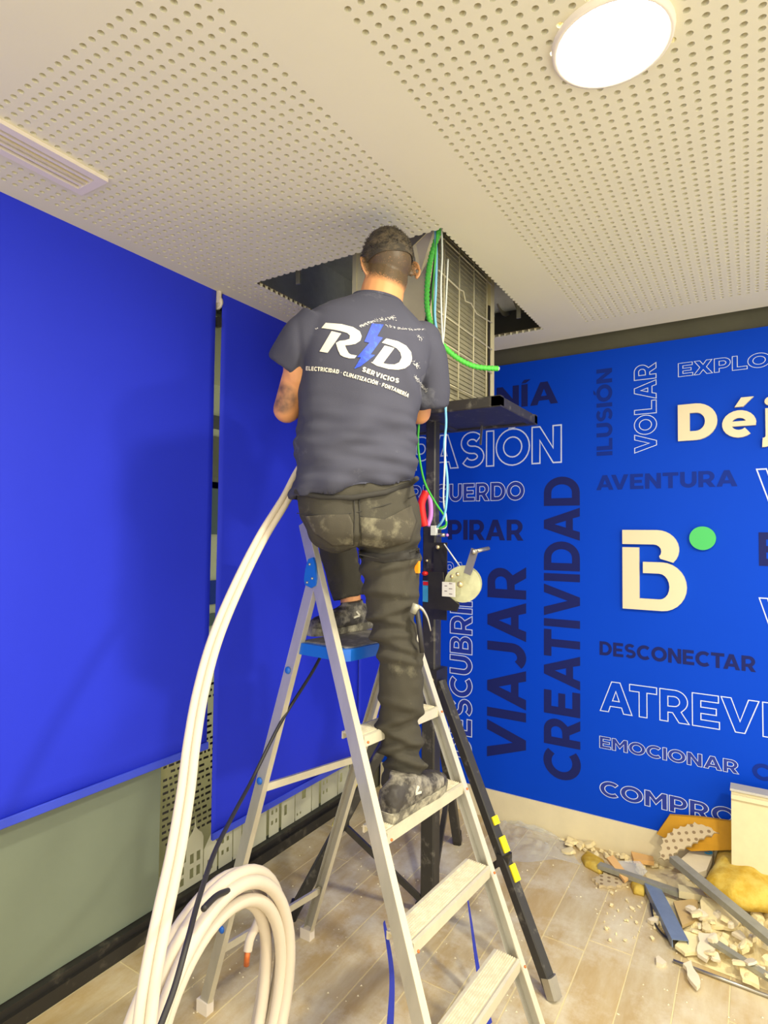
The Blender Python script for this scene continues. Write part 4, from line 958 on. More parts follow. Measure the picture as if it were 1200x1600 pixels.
sh.ball(at(490, 520, 1.765), (.072, .072, .062), 16); sh.ball(at(657, 532, 1.895), (.068, .068, .062), 16)
sleeve([at(500, 512, 1.77), at(474, 535, 1.76), at(455, 562, 1.775), at(448, 574, 1.782)], [.076, .064])
sleeve([at(640, 530, 1.88), at(664, 555, 1.90), at(672, 600, 1.925), at(674, 636, 1.945)], [.074, .056])
def bend(a_, w_): return math.exp(-(a_ / w_) ** 2)
def shirt_fold(p):
    q = p - O; dcam = q.dot(CF); px = 600 + FPX * q.dot(CR) / dcam; py = 800 - FPX * q.dot(CU) / dcam
    low = max(0, min(1, (py - 600) / 120)); s = 0
    # draping ridges: diagonals from the right armpit to the left waist, stacked pulls over the hem
    u_ = (py - 640) + .38 * (px - 560); s += .013 * math.sin(u_ / 13.0 + 1.4 * noise.noise(p * 9)) * low * (.5 + .8 * noise.noise(p * 7 + Vector((3, 1, 2))))
    s += .013 * low * noise.noise(Vector((p.dot(RV) * 9 + p.z * 8, p.dot(FV) * 9, p.z * 38)) + Vector((2, 5, 1)))
    # long vertical swell of the back, creases fanning from the right sleeve
    mid = max(0, min(1, (py - 520) / 60)) * max(0, min(1, (760 - py) / 80))
    s += .0045 * math.sin((px - 540) / 17 + (py - 600) / 90 + 2 * noise.noise(p * 5)) * mid
    s += .0060 * bend((px - 640) - .35 * (py - 590), 9) * bend(py - 590, 45) - .006 * bend((px - 655) - .35 * (py - 590), 7) * bend(py - 590, 50)
    s -= .007 * bend((px - 470) - .1 * (py - 560), 6) * bend(py - 560, 50)
    s += .006 * noise.noise(p * 14) * (.4 + low)
    return s
me = fuse(sh, .0065, 5, shirt_fold); recalc(me)
bvh_s = BVHTree.FromPolygons([v.co.copy() for v in me.vertices], [tuple(p.vertices) for p in me.polygons])
shirt = place(me, 't_shirt', M['shirt'], per)
cr_ = []
for i in range(33):
    a_ = 2 * PI * i / 32; c_, ax_, bx_, e_ = sr(590, 471, 1.85, 39, .061, 6); cr_.append(c_ + ax_ * math.cos(a_) + bx_ * math.sin(a_))
MB().tube(cr_[:-1], .006, 8, closed=True).build('collar', M['shirt'], shirt)
# printed back: letters laid on the cloth
NB = Vector(-FV)                                   # back normal
def decal(polys, m_, name, lift=.0018):
    # polys: list of (list of (px,py), faces) outlined on the back; each corner is dropped onto the cloth along the back normal
    mb = MB()
    for pts, fs in polys:
        bm = bmesh.new(); vs_ = [bm.verts.new((x_, y_, 0)) for x_, y_ in pts]
        for f in tessellate_polygon([[Vector((x_, y_, 0)) for x_, y_ in pts]]): bm.faces.new([vs_[i] for i in f])
        for _ in range(6):
            le = [e for e in bm.edges if e.calc_length() > 6]
            if not le: break
            bmesh.ops.subdivide_edges(bm, edges=le, cuts=1); bmesh.ops.triangulate(bm, faces=bm.faces)
        bm.verts.index_update(); out = []
        for v in bm.verts:
            r_ = ray(v.co.x, v.co.y); h_ = bvh_s.ray_cast(O, r_.normalized(), 4.0)
            p = h_[0] if h_[0] is not None else at(v.co.x, v.co.y, 1.7)
            nn = h_[1] if h_[1] is not None else NB
            if nn.dot(r_) > 0: nn = -nn
            out.append(p + nn * lift)
        mb.add(out, [tuple(v.index for v in f.verts) for f in bm.faces], 0, True); bm.free()
    return mb.build(name, m_, shirt, fix=False)
def cz(pts): return [(460 + x_ / 5.4545, 480 + y_ / 5.4545) for x_, y_ in pts]
def poly(pts): p = cz(pts); return (p, [tuple(range(len(p)))])
Rtop = poly([(232, 180), (268, 136), (400, 146), (500, 172), (556, 208), (572, 250), (560, 288), (520, 314), (470, 324), (432, 326), (440, 350), (462, 392), (480, 404), (532, 414), (512, 438), (470, 438), (420, 424), (392, 408), (372, 366), (354, 306), (386, 288), (432, 284), (470, 272), (474, 244), (450, 222), (396, 206), (310, 190)])
Rleg = poly([(318, 206), (400, 226), (284, 390), (216, 378)])
Dbow = poly([(744, 304), (782, 268), (880, 292), (950, 330), (992, 384), (1000, 440), (980, 492), (940, 522), (880, 534), (800, 528), (700, 500), (650, 470), (700, 466), (790, 486), (850, 490), (892, 470), (912, 430), (900, 386), (870, 352), (820, 328)])
Dleg = poly([(768, 328), (850, 350), (752, 480), (664, 470)])
decal([Rtop, Rleg], M['print'], 'printed_letter'); decal([Dbow, Dleg], M['print'], 'printed_letter')
decal([poly([(660, 142), (758, 152), (704, 250), (752, 262), (646, 404), (684, 410), (560, 508), (510, 526), (566, 430), (534, 428), (636, 306), (594, 296)])], M['printblue'], 'printed_bolt', .0022)
def curved(s, pts, h0, h1, name, weight=.24):
    # text running along a polyline of pixels (baseline) with cap heights h0..h1 (px)
    gls, W0 = contours(s, weight, .16); P = [Vector((a_, b_, 0)) for a_, b_ in pts]; sg = [0]; mb = MB()
    for i in range(1, len(P)): sg.append(sg[-1] + (P[i] - P[i - 1]).length)
    for gl in gls:
        vs_, fs = fillmesh(gl); W3 = []
        for v in vs_:
            u_ = v.x / W0 * sg[-1]; i = 0
            while i < len(P) - 2 and sg[i + 1] < u_: i += 1
            d_ = (P[i + 1] - P[i]).normalized(); p = P[i] + d_ * (u_ - sg[i]); up = Vector((d_.y, -d_.x, 0)); h = h0 + (h1 - h0) * u_ / sg[-1]
            q = p + up * h * v.y; r_ = ray(q.x, q.y); h_ = bvh_s.ray_cast(O, r_.normalized(), 4.0); p = h_[0] if h_[0] is not None else at(q.x, q.y, 1.7)
            nn = h_[1] if h_[1] is not None else NB
            if nn.dot(r_) > 0: nn = -nn
            W3.append(p + nn * .0022)
        mb.add(W3, fs, 0, True)
    mb.build(name, M['print'], shirt, fix=False)
curved('SERVICIOS', cz([(572, 545), (680, 588), (780, 622), (884, 648)]), 7.4, 7.0, 'printed_line', .27)
curved('ELECTRICIDAD · CLIMATIZACIÓN · FONTANERÍA', cz([(102, 540), (240, 548), (360, 565), (480, 600), (600, 634), (715, 668), (840, 712), (966, 770)]), 6.6, 6.0, 'printed_line', .26)
# plaster dust flecks smeared over the right shoulder and sleeve
fk_ = MB()
for pts, n_, w_ in (([(560, 165), (620, 140), (700, 116), (800, 100), (860, 86)], 150, 12), ([(780, 164), (900, 182), (1000, 192), (1110, 190)], 90, 8), ([(1020, 590), (1060, 640), (1130, 714)], 130, 12), ([(1050, 250), (1090, 270)], 25, 14), ([(1020, 470), (1050, 500)], 40, 22), ([(180, 190), (200, 180)], 6, 5)):
    pc = cz(pts)
    for _ in range(n_):
        k = R.randrange(len(pc) - 1); t_ = R.random(); x_ = pc[k][0] * (1 - t_) + pc[k + 1][0] * t_ + R.gauss(0, w_ / 5.45 * .6); y_ = pc[k][1] * (1 - t_) + pc[k + 1][1] * t_ + R.gauss(0, w_ / 5.45 * .6)
        r_ = ray(x_, y_); h_ = bvh_s.ray_cast(O, r_.normalized(), 4.0)
        if h_[0] is None: continue
        nn = h_[1] if h_[1].dot(r_) < 0 else -h_[1]; a, b = frame_of(nn); q = R.uniform(.0008, .003); a0 = R.uniform(0, 6)
        fk_.add([h_[0] + nn * .0016 + (a * math.cos(a0 + u_) + b * math.sin(a0 + u_) * .6) * q for u_ in (0, 1.6, 3.1, 4.7)], [(0, 1, 2, 3)])
tag(fk_.build('dust_flecks', M['dustshirt'], shirt, fix=False), kind='stuff')

# ---- trousers
pt = MB()
def pr(px, py, d, hwpx, hd, roll=0, e=2.3): return (at(px, py, d), rollv(RV, roll) * (hwpx * d / FPX), FV * hd, e)
pt.loft([pr(556, 735, 1.80, 88, .108, -6), pr(556, 760, 1.80, 92, .115, -5), pr(561, 790, 1.80, 96, .125, -2), pr(566, 815, 1.795, 95, .132, 2), pr(569, 838, 1.79, 88, .126, 3), pr(568, 855, 1.80, 68, .10, 3)], 40)
pt.ball(at(525, 820, 1.745), (.088, .10, .085), 18, frame=(RV, FV, Z)); pt.ball(at(610, 822, 1.80), (.088, .10, .09), 18, frame=(RV, FV, Z))
def limb(pts, rs, n=24):
    s_ = spline(pts, 5); k = len(pts) - 1; rr = []
    for i in range(len(s_)):
        t_ = i / 5; a_ = min(int(t_), k - 1); rr.append(rs[a_] + (rs[a_ + 1] - rs[a_]) * (t_ - a_))
    pt.tube(s_, rr, n)
px2 = lambda h, d: h * d / FPX
limb([at(606, 815, 1.82), at(610, 870, 1.82), at(611, 920, 1.81), at(614, 975, 1.79), at(626, 1025, 1.765), at(627, 1080, 1.77), at(624, 1130, 1.78), at(629, 1185, 1.775), at(631, 1226, 1.77)],
     [px2(48, 1.82), px2(47, 1.82), px2(44, 1.81), px2(34, 1.79), px2(34, 1.76), px2(35, 1.77), px2(33.5, 1.78), px2(31, 1.775), px2(37, 1.77)])
limb([at(528, 815, 1.80), at(522, 808, 1.95), at(518, 812, 2.12), at(522, 835, 2.19), at(534, 884, 2.17), at(546, 934, 2.15)], [.098, .090, .075, .070, .066, .060])
def pants_fold(p):
    q = p - O; dcam = q.dot(CF); px = 600 + FPX * q.dot(CR) / dcam; py = 800 - FPX * q.dot(CU) / dcam; s = 0
    for y0, x0, sl, am, wd in ((925, 600, .10, .006, 6), (945, 640, -.35, .006, 5), (968, 600, .22, .008, 6), (990, 640, -.1, .008, 7), (1008, 620, .35, .008, 7), (1032, 640, .15, .006, 6), (1100, 620, .3, .006, 8), (1122, 640, -.3, .008, 7), (1145, 610, .45, .009, 7), (1163, 640, -.25, .009, 6), (1180, 615, .35, .009, 6), (1196, 640, .1, .006, 5),
                               (868, 600, .05, .005, 6), (880, 640, -.2, .006, 6), (850, 640, -.5, .006, 7)):
        if px > 560: s += am * bend((py - y0) - sl * (px - x0), wd) - am * .8 * bend((py - y0 - 11) - sl * (px - x0), wd) 
    s += .005 * noise.noise(Vector((p.x * 12, p.y * 12, p.z * 22))) + .003 * noise.noise(p * 30)
    if 770 < py < 870: s += -.007 * bend(px - 562 - .05 * (py - 800), 5) * bend(py - 815, 45)      # seat seam
    return s
me = fuse(pt, .0065, 4, pants_fold); recalc(me)
bvh_p = BVHTree.FromPolygons([v.co.copy() for v in me.vertices], [tuple(p.vertices) for p in me.polygons])
trs = place(me, 'trousers', M['pants'], per)
def onpants(x_, y_, lift=.003, bv=None):
    r_ = ray(x_, y_); h_ = (bv or bvh_p).ray_cast(O, r_.normalized(), 4.0); p = h_[0] if h_[0] is not None else at(x_, y_, 1.7)
    nn = h_[1] if h_[1] is not None else NB
    if nn.dot(r_) > 0: nn = -nn
    return p + nn * lift
def patch(pts, m_, name, lift=.004, step=5):
    bm = bmesh.new(); vs_ = [bm.verts.new((x_, y_, 0)) for x_, y_ in pts]; [bm.faces.new([vs_[i] for i in f]) for f in tessellate_polygon([[Vector((x_, y_, 0)) for x_, y_ in pts]])]
    for _ in range(7):
        le = [e for e in bm.edges if e.calc_length() > step]
        if not le: break
        bmesh.ops.subdivide_edges(bm, edges=le, cuts=1); bmesh.ops.triangulate(bm, faces=bm.faces)
    bmesh.ops.remove_doubles(bm, verts=bm.verts, dist=.01); bm.verts.index_update()
    top = [onpants(v.co.x, v.co.y, lift) for v in bm.verts]; fs = [tuple(v.index for v in f.verts) for f in bm.faces]
    bot = [onpants(v.co.x, v.co.y, -.002) for v in bm.verts]; k = len(top)
    ed = [(e.verts[0].index, e.verts[1].index) for e in bm.edges if len(e.link_faces) == 1]; bm.free()
    mb = MB(); mb.add(top + bot, fs + [tuple(i + k for i in f)[::-1] for f in fs] + [(a_, b_, b_ + k, a_ + k) for a_, b_ in ed], 0, True)
    return mb.build(name, m_, trs)
patch([(562, 808), (600, 812), (642, 790), (650, 815), (640, 845), (600, 856), (566, 850)], M['pocket'], 'back_pocket')
patch([(478, 806), (545, 804), (552, 820), (552, 850), (520, 852), (492, 832)], M['pocket'], 'back_pocket')
patch([(560, 860), (600, 866), (655, 856), (656, 872), (600, 880), (562, 872)], M['seam'], 'thigh_band', .0015)
def seam(pts, nm='seam', r=.0015, m_='seam'):
    MB().tube([onpants(x_, y_, .002) for x_, y_ in pts], r, 6).build(nm, M[m_], trs)
seam([(464, 802), (500, 805), (540, 804), (562, 800), (600, 790), (640, 778), (652, 772)])
seam([(562, 806), (575, 812), (600, 812), (625, 800), (642, 790)])
seam([(561, 780), (562, 806), (562, 830), (560, 852)]); seam([(553, 780), (554, 806), (553, 830), (552, 852)])
seam([(560, 866), (590, 872), (640, 864), (655, 858)])
MB().tube([onpants(x_, y_, .004) for x_, y_ in ((461, 768), (500, 776), (550, 778), (600, 770), (640, 756), (650, 748))], .008, 8).build('belt', M['seam'], trs)
p0 = onpants(650, 885, .004); MB().box(p0 - Vector((.006, .006, .018)), p0 + Vector((.008, .006, .018))).build('orange_tag', M['orange'], trs)

# ---- shoes
def shoe(heel, toe, ankle, zf):
    ax_ = (toe - heel); ax_.z = 0; L_ = ax_.length; ax_.normalize(); sd = Vector((ax_.y, -ax_.x, 0)); h = Vector((heel.x, heel.y, zf))
    so = MB(); prof = [(0, .030, .024), (.03, .037, .026), (.30, .036, .024), (.55, .044, .022), (.75, .047, .022), (.90, .040, .024), (.97, .028, .026), (1.0, .014, .028)]
    P = []; F = []; n = len(prof)
    for t_, w_, z_ in prof:
        c_ = h + ax_ * (t_ * L_); k_ = .006 if t_ > .8 else 0
        P += [c_ - sd * w_ * .92 + Z * .0, c_ + sd * w_ * .92, c_ + sd * w_ * 1.03 + Z * z_, c_ - sd * w_ * 1.03 + Z * z_]
    for i in range(n - 1):
        for k in range(4): F.append((i*4+k, i*4+(k+1) % 4, (i+1)*4+(k+1) % 4, (i+1)*4+k))
    F += [(0, 1, 2, 3), (n*4-1, n*4-2, n*4-3, n*4-4)]
    so.add(P, F, 0, False)
    up = MB()
    rg = [(.01, .024, .030, .032), (.05, .034, .046, .050), (.20, .038, .056, .060), (.38, .040, .054, .056), (.55, .042, .042, .044), (.72, .044, .034, .034), (.86, .040, .028, .028), (.95, .030, .022, .020), (.99, .014, .012, .010)]
    up.loft([(h + ax_ * (t_ * L_) + Z * (.018 + hc_ * .55), sd * w_, Z * (hh * .9), 2.5) for t_, w_, hh, hc_ in rg], 24)
    up.tube([h + ax_ * (.28 * L_) + Z * .05, h + ax_ * (.29 * L_) + Z * .085, h + ax_ * (.30 * L_) + Z * .104], [.044, .040, .040], 20)
    def d_(p): return .0022 * noise.noise(p * 45) + .0015 * noise.noise(p * 90)
    me = fuse(up, .005, 3, d_); recalc(me); u_ = place(me, 'work_shoe', M['shoe'], per)
    o = so.build('sole', M['sole'], u_)
    tg = MB(); s_ = -1 if (sd.dot(CF) > 0) else 1      # side facing the room
    for a_, b_ in (((.30, .055), (.36, .070)), ((.30, .055), (.40, .050))):
        p0 = h + ax_ * (a_[0] * L_) + Z * a_[1] + sd * s_ * .040; p1 = h + ax_ * (b_[0] * L_) + Z * b_[1] + sd * s_ * .040; tg.beam(p0, p1, .006, .006, Z)
    tg.build('shoe_mark', M['print'], u_)
    lc = MB()
    for k in range(5):
        t_ = .42 + k * .06; lc.tube([h + ax_ * (t_ * L_) + Z * (.088 - k * .008) + sd * q_ for q_ in (-.022, 0, .022)], .0028, 6)
    lc.build('laces', M['seam'], u_); return u_
zs = .777; hl_ = Vector((-.868, 1.415, zs)); tl_ = Vector((-.842, 1.715, zs))
shoe(hl_, tl_, anR, zs)
zs2 = pz + .009; shoe(Vector((-1.205, 1.835, zs2)), Vector((-1.262, 1.565, zs2)), anL, zs2)

# hammer hanging at the thigh
t = thing('claw_hammer', at(652, 955, 1.74), 'claw hammer with grey metal claw hanging at the right thigh of the man', 'hammer')
P = [at(652, 947, 1.72), at(660, 952, 1.72), at(668, 966, 1.72), at(673, 986, 1.72)]
MB().tube(spline(P, 6), [.0065 - .0048 * i / 18 for i in range(19)], 8).build('claw', M['steel'], t)
MB().tube([at(651, 944, 1.72), at(646, 958, 1.72)], .012, 10).build('hammer_head', M['galv'], t)
MB().tube([at(651, 950, 1.72), at(656, 985, 1.71), at(660, 1020, 1.70)], .008, 8).build('handle', M['rubber'], t)

# ================================================================ DEMOLITION RUBBLE ON THE FLOOR
def slab(name, pix, zb, th, m_, label, cat, group=None, tilt=0.0, parent=None, jag=0.0, matl=None):
    # outline pixels dropped on a plane, given real thickness; tilt raises the far side
    pts = [onZ(x_, y_, zb + th) for x_, y_ in pix]
    if jag:
        out = []
        for i, p in enumerate(pts):
            q = pts[(i + 1) % len(pts)]; k = max(1, int((q - p).length / .018))
            for j in range(k):
                r_ = p.lerp(q, j / k); out.append(r_ + Vector((R.uniform(-jag, jag), R.uniform(-jag, jag), 0)))
        pts = out
    c_ = sum(pts, Vector()) / len(pts); ty = max(p.y for p in pts) - min(p.y for p in pts)
    bot = [Vector((p.x, p.y, zb + tilt * (p.y - min(q.y for q in pts)) / max(ty, .01))) for p in pts]; top = [p + Z * th for p in bot]
    n = len(pts); bm = bmesh.new(); vb = [bm.verts.new(p) for p in bot]; vt = [bm.verts.new(p) for p in top]
    bm.faces.new(vb[::-1]); bm.faces.new(vt)
    for i in range(n): bm.faces.new((vb[i], vb[(i + 1) % n], vt[(i + 1) % n], vt[i]))
    bm.normal_update(); bmesh.ops.triangulate(bm, faces=[f for f in bm.faces if len(f.verts) > 4]); bm.verts.index_update()
    mb = MB().add([v.co for v in bm.verts], [tuple(v.index for v in f.verts) for f in bm.faces]); bm.free()
    o = mb.build(name, M[m_], parent)
    return tag(o, label, cat, group) if label else o
def chunk(p, s, flat, m_, label, group=None, name='plaster_chunk', rot=None):
    bm = bmesh.new(); n = R.randint(6, 9); a0 = R.uniform(0, 6.28); vb, vt = [], []; asp = R.uniform(.5, 1)
    pts = []
    for i in range(n):
        a_ = a0 + 2 * PI * i / n + R.uniform(-.2, .2); r_ = s * R.uniform(.55, 1.0); pts.append((r_ * math.cos(a_), r_ * asp * math.sin(a_)))
    rm = Matrix.Rotation(rot if rot is not None else R.uniform(0, 6.28), 3, 'Z') @ Matrix.Rotation(R.uniform(-.35, .35), 3, 'X') @ Matrix.Rotation(R.uniform(-.35, .35), 3, 'Y')
    mb = MB(); V_ = [rm @ Vector((x_, y_, 0)) for x_, y_ in pts] + [rm @ Vector((x_ * .9 + R.uniform(-.1, .1) * s, y_ * .9, flat)) for x_, y_ in pts]
    c2 = rm @ Vector((0, 0, flat * 1.15)); lo = min(v.z for v in V_); V_ = [v - Z * lo + p for v in V_]; c2 = c2 - Z * lo + p
    F = [tuple(range(n))[::-1]] + [(i, (i + 1) % n, n + (i + 1) % n, n + i) for i in range(n)] + [(n + i, n + (i + 1) % n, 2 * n) for i in range(n)]
    o = mb.add(V_ + [c2], F).build(name, M[m_]); return tag(o, label, 'rubble', group)
def profile(name, a_, b_, w_, h_, m_, label, cat='profile', up=Z, za=.02, zb=.02):
    p0, p1 = onZ(*a_, za), onZ(*b_, zb); t_ = .0025
    prof = [(-w_/2, h_/2), (-w_/2, -h_/2), (w_/2, -h_/2), (w_/2, h_/2), (w_/2 - t_ * 2, h_/2), (w_/2 - t_, -h_/2 + t_), (-w_/2 + t_, -h_/2 + t_), (-w_/2 + t_ * 2, h_/2)]
    prof = [(x_, -y_) for x_, y_ in prof]
    return tag(MB().chan(p0, p1, prof, up).build(name, M[m_]), label, cat)
# wall-side large pieces
pa = onY(1143, 1228, 3.08); pb = onY(1143, 1330, 3.02)
t = thing('access_panel', (pa.x + .12, 3.05, 0), 'cream rectangular panel with grey lip standing against the mural at the right edge', 'panel')
zt_p = pa.z; xp = pa.x; ww = .34
MB().hexa([(xp, 2.93, .0), (xp + ww, 2.93, .0), (xp + ww, 2.99, .0), (xp, 2.99, .0), (xp, 3.03, zt_p), (xp + ww, 3.03, zt_p), (xp + ww, 3.09, zt_p), (xp, 3.09, zt_p)]).build('panel_body', M['panelcream'], t)
MB().hexa([(xp - .004, 3.022, zt_p), (xp + ww, 3.022, zt_p), (xp + ww, 3.10, zt_p), (xp - .004, 3.10, zt_p), (xp - .004, 3.026, zt_p + .008), (xp + ww, 3.026, zt_p + .008), (xp + ww, 3.10, zt_p + .008), (xp - .004, 3.10, zt_p + .008)]).build('panel_lip', M['panelgrey'], t)
MB().box((xp, 3.012, zt_p - .03), (xp + ww, 3.022, zt_p - .012)).build('panel_rim', M['base'], t)
q_ = [onY(1026, 1303, 3.10), onY(1046, 1274, 3.13), onY(1090, 1277, 3.13), onY(1150, 1285, 3.13), onY(1150, 1328, 3.08), onY(1080, 1330, 3.08)]
tri = tessellate_polygon([q_]); n = len(q_)
tag(MB().add(q_ + [v + Y * .018 for v in q_], [tuple(f) for f in tri] + [tuple(n + i for i in f) for f in tri] + [(i, (i + 1) % n, n + (i + 1) % n, n + i) for i in range(n)]).build('insulation_sheet', M['woolflat']), 'flat amber insulation sheet leaning on the mural behind the perforated plasterboard piece', 'insulation')
# yellow wool batt
def lump(name, pix, z0, th, m_, label, cat, amp=.012):
    pts = [onZ(x_, y_, z0 + th * .7) for x_, y_ in pix]; c_ = sum(pts, Vector()) / len(pts); mb = MB(); n = len(pts); P = []; rows = 6; sub = 6
    ring_ = []
    for i in range(n):
        for k in range(sub): ring_.append(pts[i].lerp(pts[(i + 1) % n], k / sub))
    m = len(ring_)
    for j in range(rows + 1):
        f = j / rows; sc = math.cos(f * PI / 2 * .96) ** .35; zz = z0 + th * math.sin(f * PI / 2)
        for p in ring_:
            q = c_ + (p - c_) * sc; q.z = zz; nz = noise.noise(Vector((q.x * 14, q.y * 14, q.z * 14))) ; q += Vector((nz * amp, noise.noise(q * 17) * amp, nz * amp * 1.3 if j else 0)); q.z = max(q.z, z0); P.append(q)
    P.append(c_ * 1 + Z * (z0 + th - c_.z)); T = len(P) - 1; F = [tuple(range(m))[::-1]]
    for j in range(rows):
        for i in range(m): F.append((j * m + i, j * m + (i + 1) % m, (j + 1) * m + (i + 1) % m, (j + 1) * m + i))
    F += [(rows * m + i, rows * m + (i + 1) % m, T) for i in range(m)]
    return tag(mb.add(P, F, 0, True).build(name, M[m_]), label, cat)
lump('mineral_wool_batt', [(1100, 1372), (1116, 1336), (1124, 1308), (1175, 1306), (1230, 1310), (1250, 1370), (1240, 1412), (1180, 1400), (1140, 1394)], .09, .09, 'wool', 'thick yellow mineral wool batt at the right edge of the rubble heap', 'insulation', .02)
lump('yellow_wool_scrap', [(908, 1336), (916, 1328), (945, 1344), (948, 1356), (938, 1360), (914, 1348)], 0, .03, 'wool', 'small olive yellow wool scrap at the left end of the rubble heap', 'insulation', .004)
lump('yellow_wool_scrap', [(985, 1378), (1002, 1370), (1012, 1380), (1006, 1394), (990, 1390)], 0, .03, 'wool', 'small bright yellow wool scrap beside the blue filmed steel channel', 'insulation', .004)
# perforated offcuts with scalloped broken edges
def perfpiece(pix, p0, deg, label, spin=.0):
    # board lying on the plane through p0 that rises towards the wall by deg degrees
    th_ = math.radians(deg); V1 = Vector((0, math.cos(th_), math.sin(th_))); U1 = X; nrm = U1.cross(V1); p0 = Vector(p0)
    t_ = thing('perforated_offcut', p0, label, 'plasterboard'); pts = []
    for x_, y_ in pix:
        r_ = ray(x_, y_); q = O + r_ * ((p0 - O).dot(nrm) / r_.dot(nrm)) - p0; pts.append((q.dot(U1), q.dot(V1)))
    W = lambda u_, v_, h=0: p0 + U1 * u_ + V1 * v_ + nrm * h
    out = []
    for i, p in enumerate(pts):
        q = pts[(i + 1) % len(pts)]; L_ = math.hypot(q[0] - p[0], q[1] - p[1]); k = max(1, round(L_ / .03)); dx, dy = (q[0] - p[0]) / L_, (q[1] - p[1]) / L_
        for j in range(k):
            for s_, o_ in ((0, 0), (.25, -.006), (.5, -.009), (.75, -.006)):
                f_ = (j + s_) / k; out.append((p[0] + (q[0] - p[0]) * f_ - dy * o_, p[1] + (q[1] - p[1]) * f_ + dx * o_))
    n = len(out); tri = tessellate_polygon([[Vector((a_, b_, 0)) for a_, b_ in out]])
    mb = MB().add([W(a_, b_, -.0125) for a_, b_ in out] + [W(a_, b_, 0) for a_, b_ in out], [tuple(f) for f in tri] + [tuple(n + i for i in f) for f in tri] + [(i, (i + 1) % n, n + (i + 1) % n, n + i) for i in range(n)])
    mb.build('board', M['offcut'], t_)
    def inside(x_, y_):
        c = False; j = len(pts) - 1
        for i in range(len(pts)):
            if (pts[i][1] > y_) != (pts[j][1] > y_) and x_ < (pts[j][0] - pts[i][0]) * (y_ - pts[i][1]) / (pts[j][1] - pts[i][1]) + pts[i][0]: c = not c
            j = i
        return c
    cs_, sn_ = math.cos(spin), math.sin(spin)
    for i in range(-14, 15):
        for j in range(-14, 15):
            a_, b_ = i * P_, j * P_; x_, y_ = a_ * cs_ - b_ * sn_, a_ * sn_ + b_ * cs_
            if all(inside(x_ + e0, y_ + e1) for e0, e1 in ((.014, 0), (-.014, 0), (0, .014), (0, -.014))):
                disc(MB(), W(x_, y_, .0002), nrm, .0075, .0006, 10).build('hole', M['offhole'], t_)
perfpiece([(1028, 1342), (1034, 1310), (1052, 1294), (1085, 1284), (1110, 1290), (1124, 1302), (1100, 1310), (1080, 1322), (1058, 1332), (1048, 1346)], (-.37, 2.86, .05), 38, 'perforated plasterboard offcut with scalloped edges leaning on top of the heap by the wall', .35)
perfpiece([(925, 1372), (948, 1360), (978, 1368), (988, 1378), (962, 1386), (936, 1384)], (-.60, 2.72, .014), 0, 'small perforated offcut lying flat at the left end of the heap', .2)
t = slab('plaster_bag', [(1064, 1346), (1090, 1330), (1120, 1318), (1118, 1336), (1104, 1362), (1085, 1366)], .07, .03, 'plaster2', 'grey plasterboard piece with a blue printed mark in the middle of the heap', 'plasterboard', tilt=.05)
b0 = onZ(1098, 1334, .125)
vs_, fs = fillmesh(contours('S')[0][0])
MB().add([b0 + (X * v.x + Vector((.3, .95, .25)) * v.y) * .045 + Z * .004 for v in vs_], fs).build('blue_mark', M['cyan'], t, fix=False)
# steel and plastic profiles
profile('steel_stud', (1052, 1342), (1215, 1478), .040, .026, 'galv', 'long grey galvanised steel stud lying across the heap', za=.14, zb=.12)
profile('steel_track', (936, 1352), (1062, 1396), .034, .020, 'galv', 'dull olive steel track lying flat behind the blue filmed channel', za=.03, zb=.05)
profile('blue_film_channel', (1018, 1386), (1063, 1475), .060, .030, 'galvblue', 'blue filmed steel channel at the front left of the heap', za=.03, zb=.03)
profile('cream_channel', (1060, 1392), (1230, 1428), .05, .03, 'panelcream', 'cream plastic trunking lying under the long steel stud', za=.06, zb=.06)
profile('thin_steel_angle', (1112, 1470), (1215, 1536), .028, .016, 'galv', 'thin grey steel angle near the front of the heap', za=.06, zb=.05)
tag(MB().tube([onZ(1052, 1501, .008), onZ(1215, 1562, .008)], .006, 8).build('thin_rod', M['steel']), 'thin straight rod along the front edge of the rubble', 'rod')
tag(MB().tube(spline([onZ(1016, 1412, .02), onZ(1026, 1448, .012), onZ(1050, 1472, .012)], 8), .004, 8).build('bent_wire', M['black']), 'bent dark wire curling beside the blue filmed channel', 'wire')
slab('tan_board', [(1052, 1408), (1090, 1404), (1092, 1434), (1066, 1446)], .04, .012, 'tan', 'square tan board offcut between the blue channel and the cream trunking', 'board')
MBt = slab('cardboard_strip', [(986, 1330), (1020, 1338), (1022, 1346), (990, 1342)], .02, .02, 'peach', 'orange cardboard strip at the foot of the skirting', 'cardboard')
slab('cardboard_strip', [(948, 1348), (958, 1346), (984, 1372), (976, 1376)], .02, .012, 'peach', 'peach cardboard strip crossing the left end of the heap', 'cardboard', tilt=.03)
slab('paper_sheet', [(965, 1352), (1000, 1356), (1012, 1368), (990, 1378), (972, 1370)], .015, .004, 'film', 'crumpled translucent film piece at the left end of the heap', 'film', tilt=.03, jag=.004)
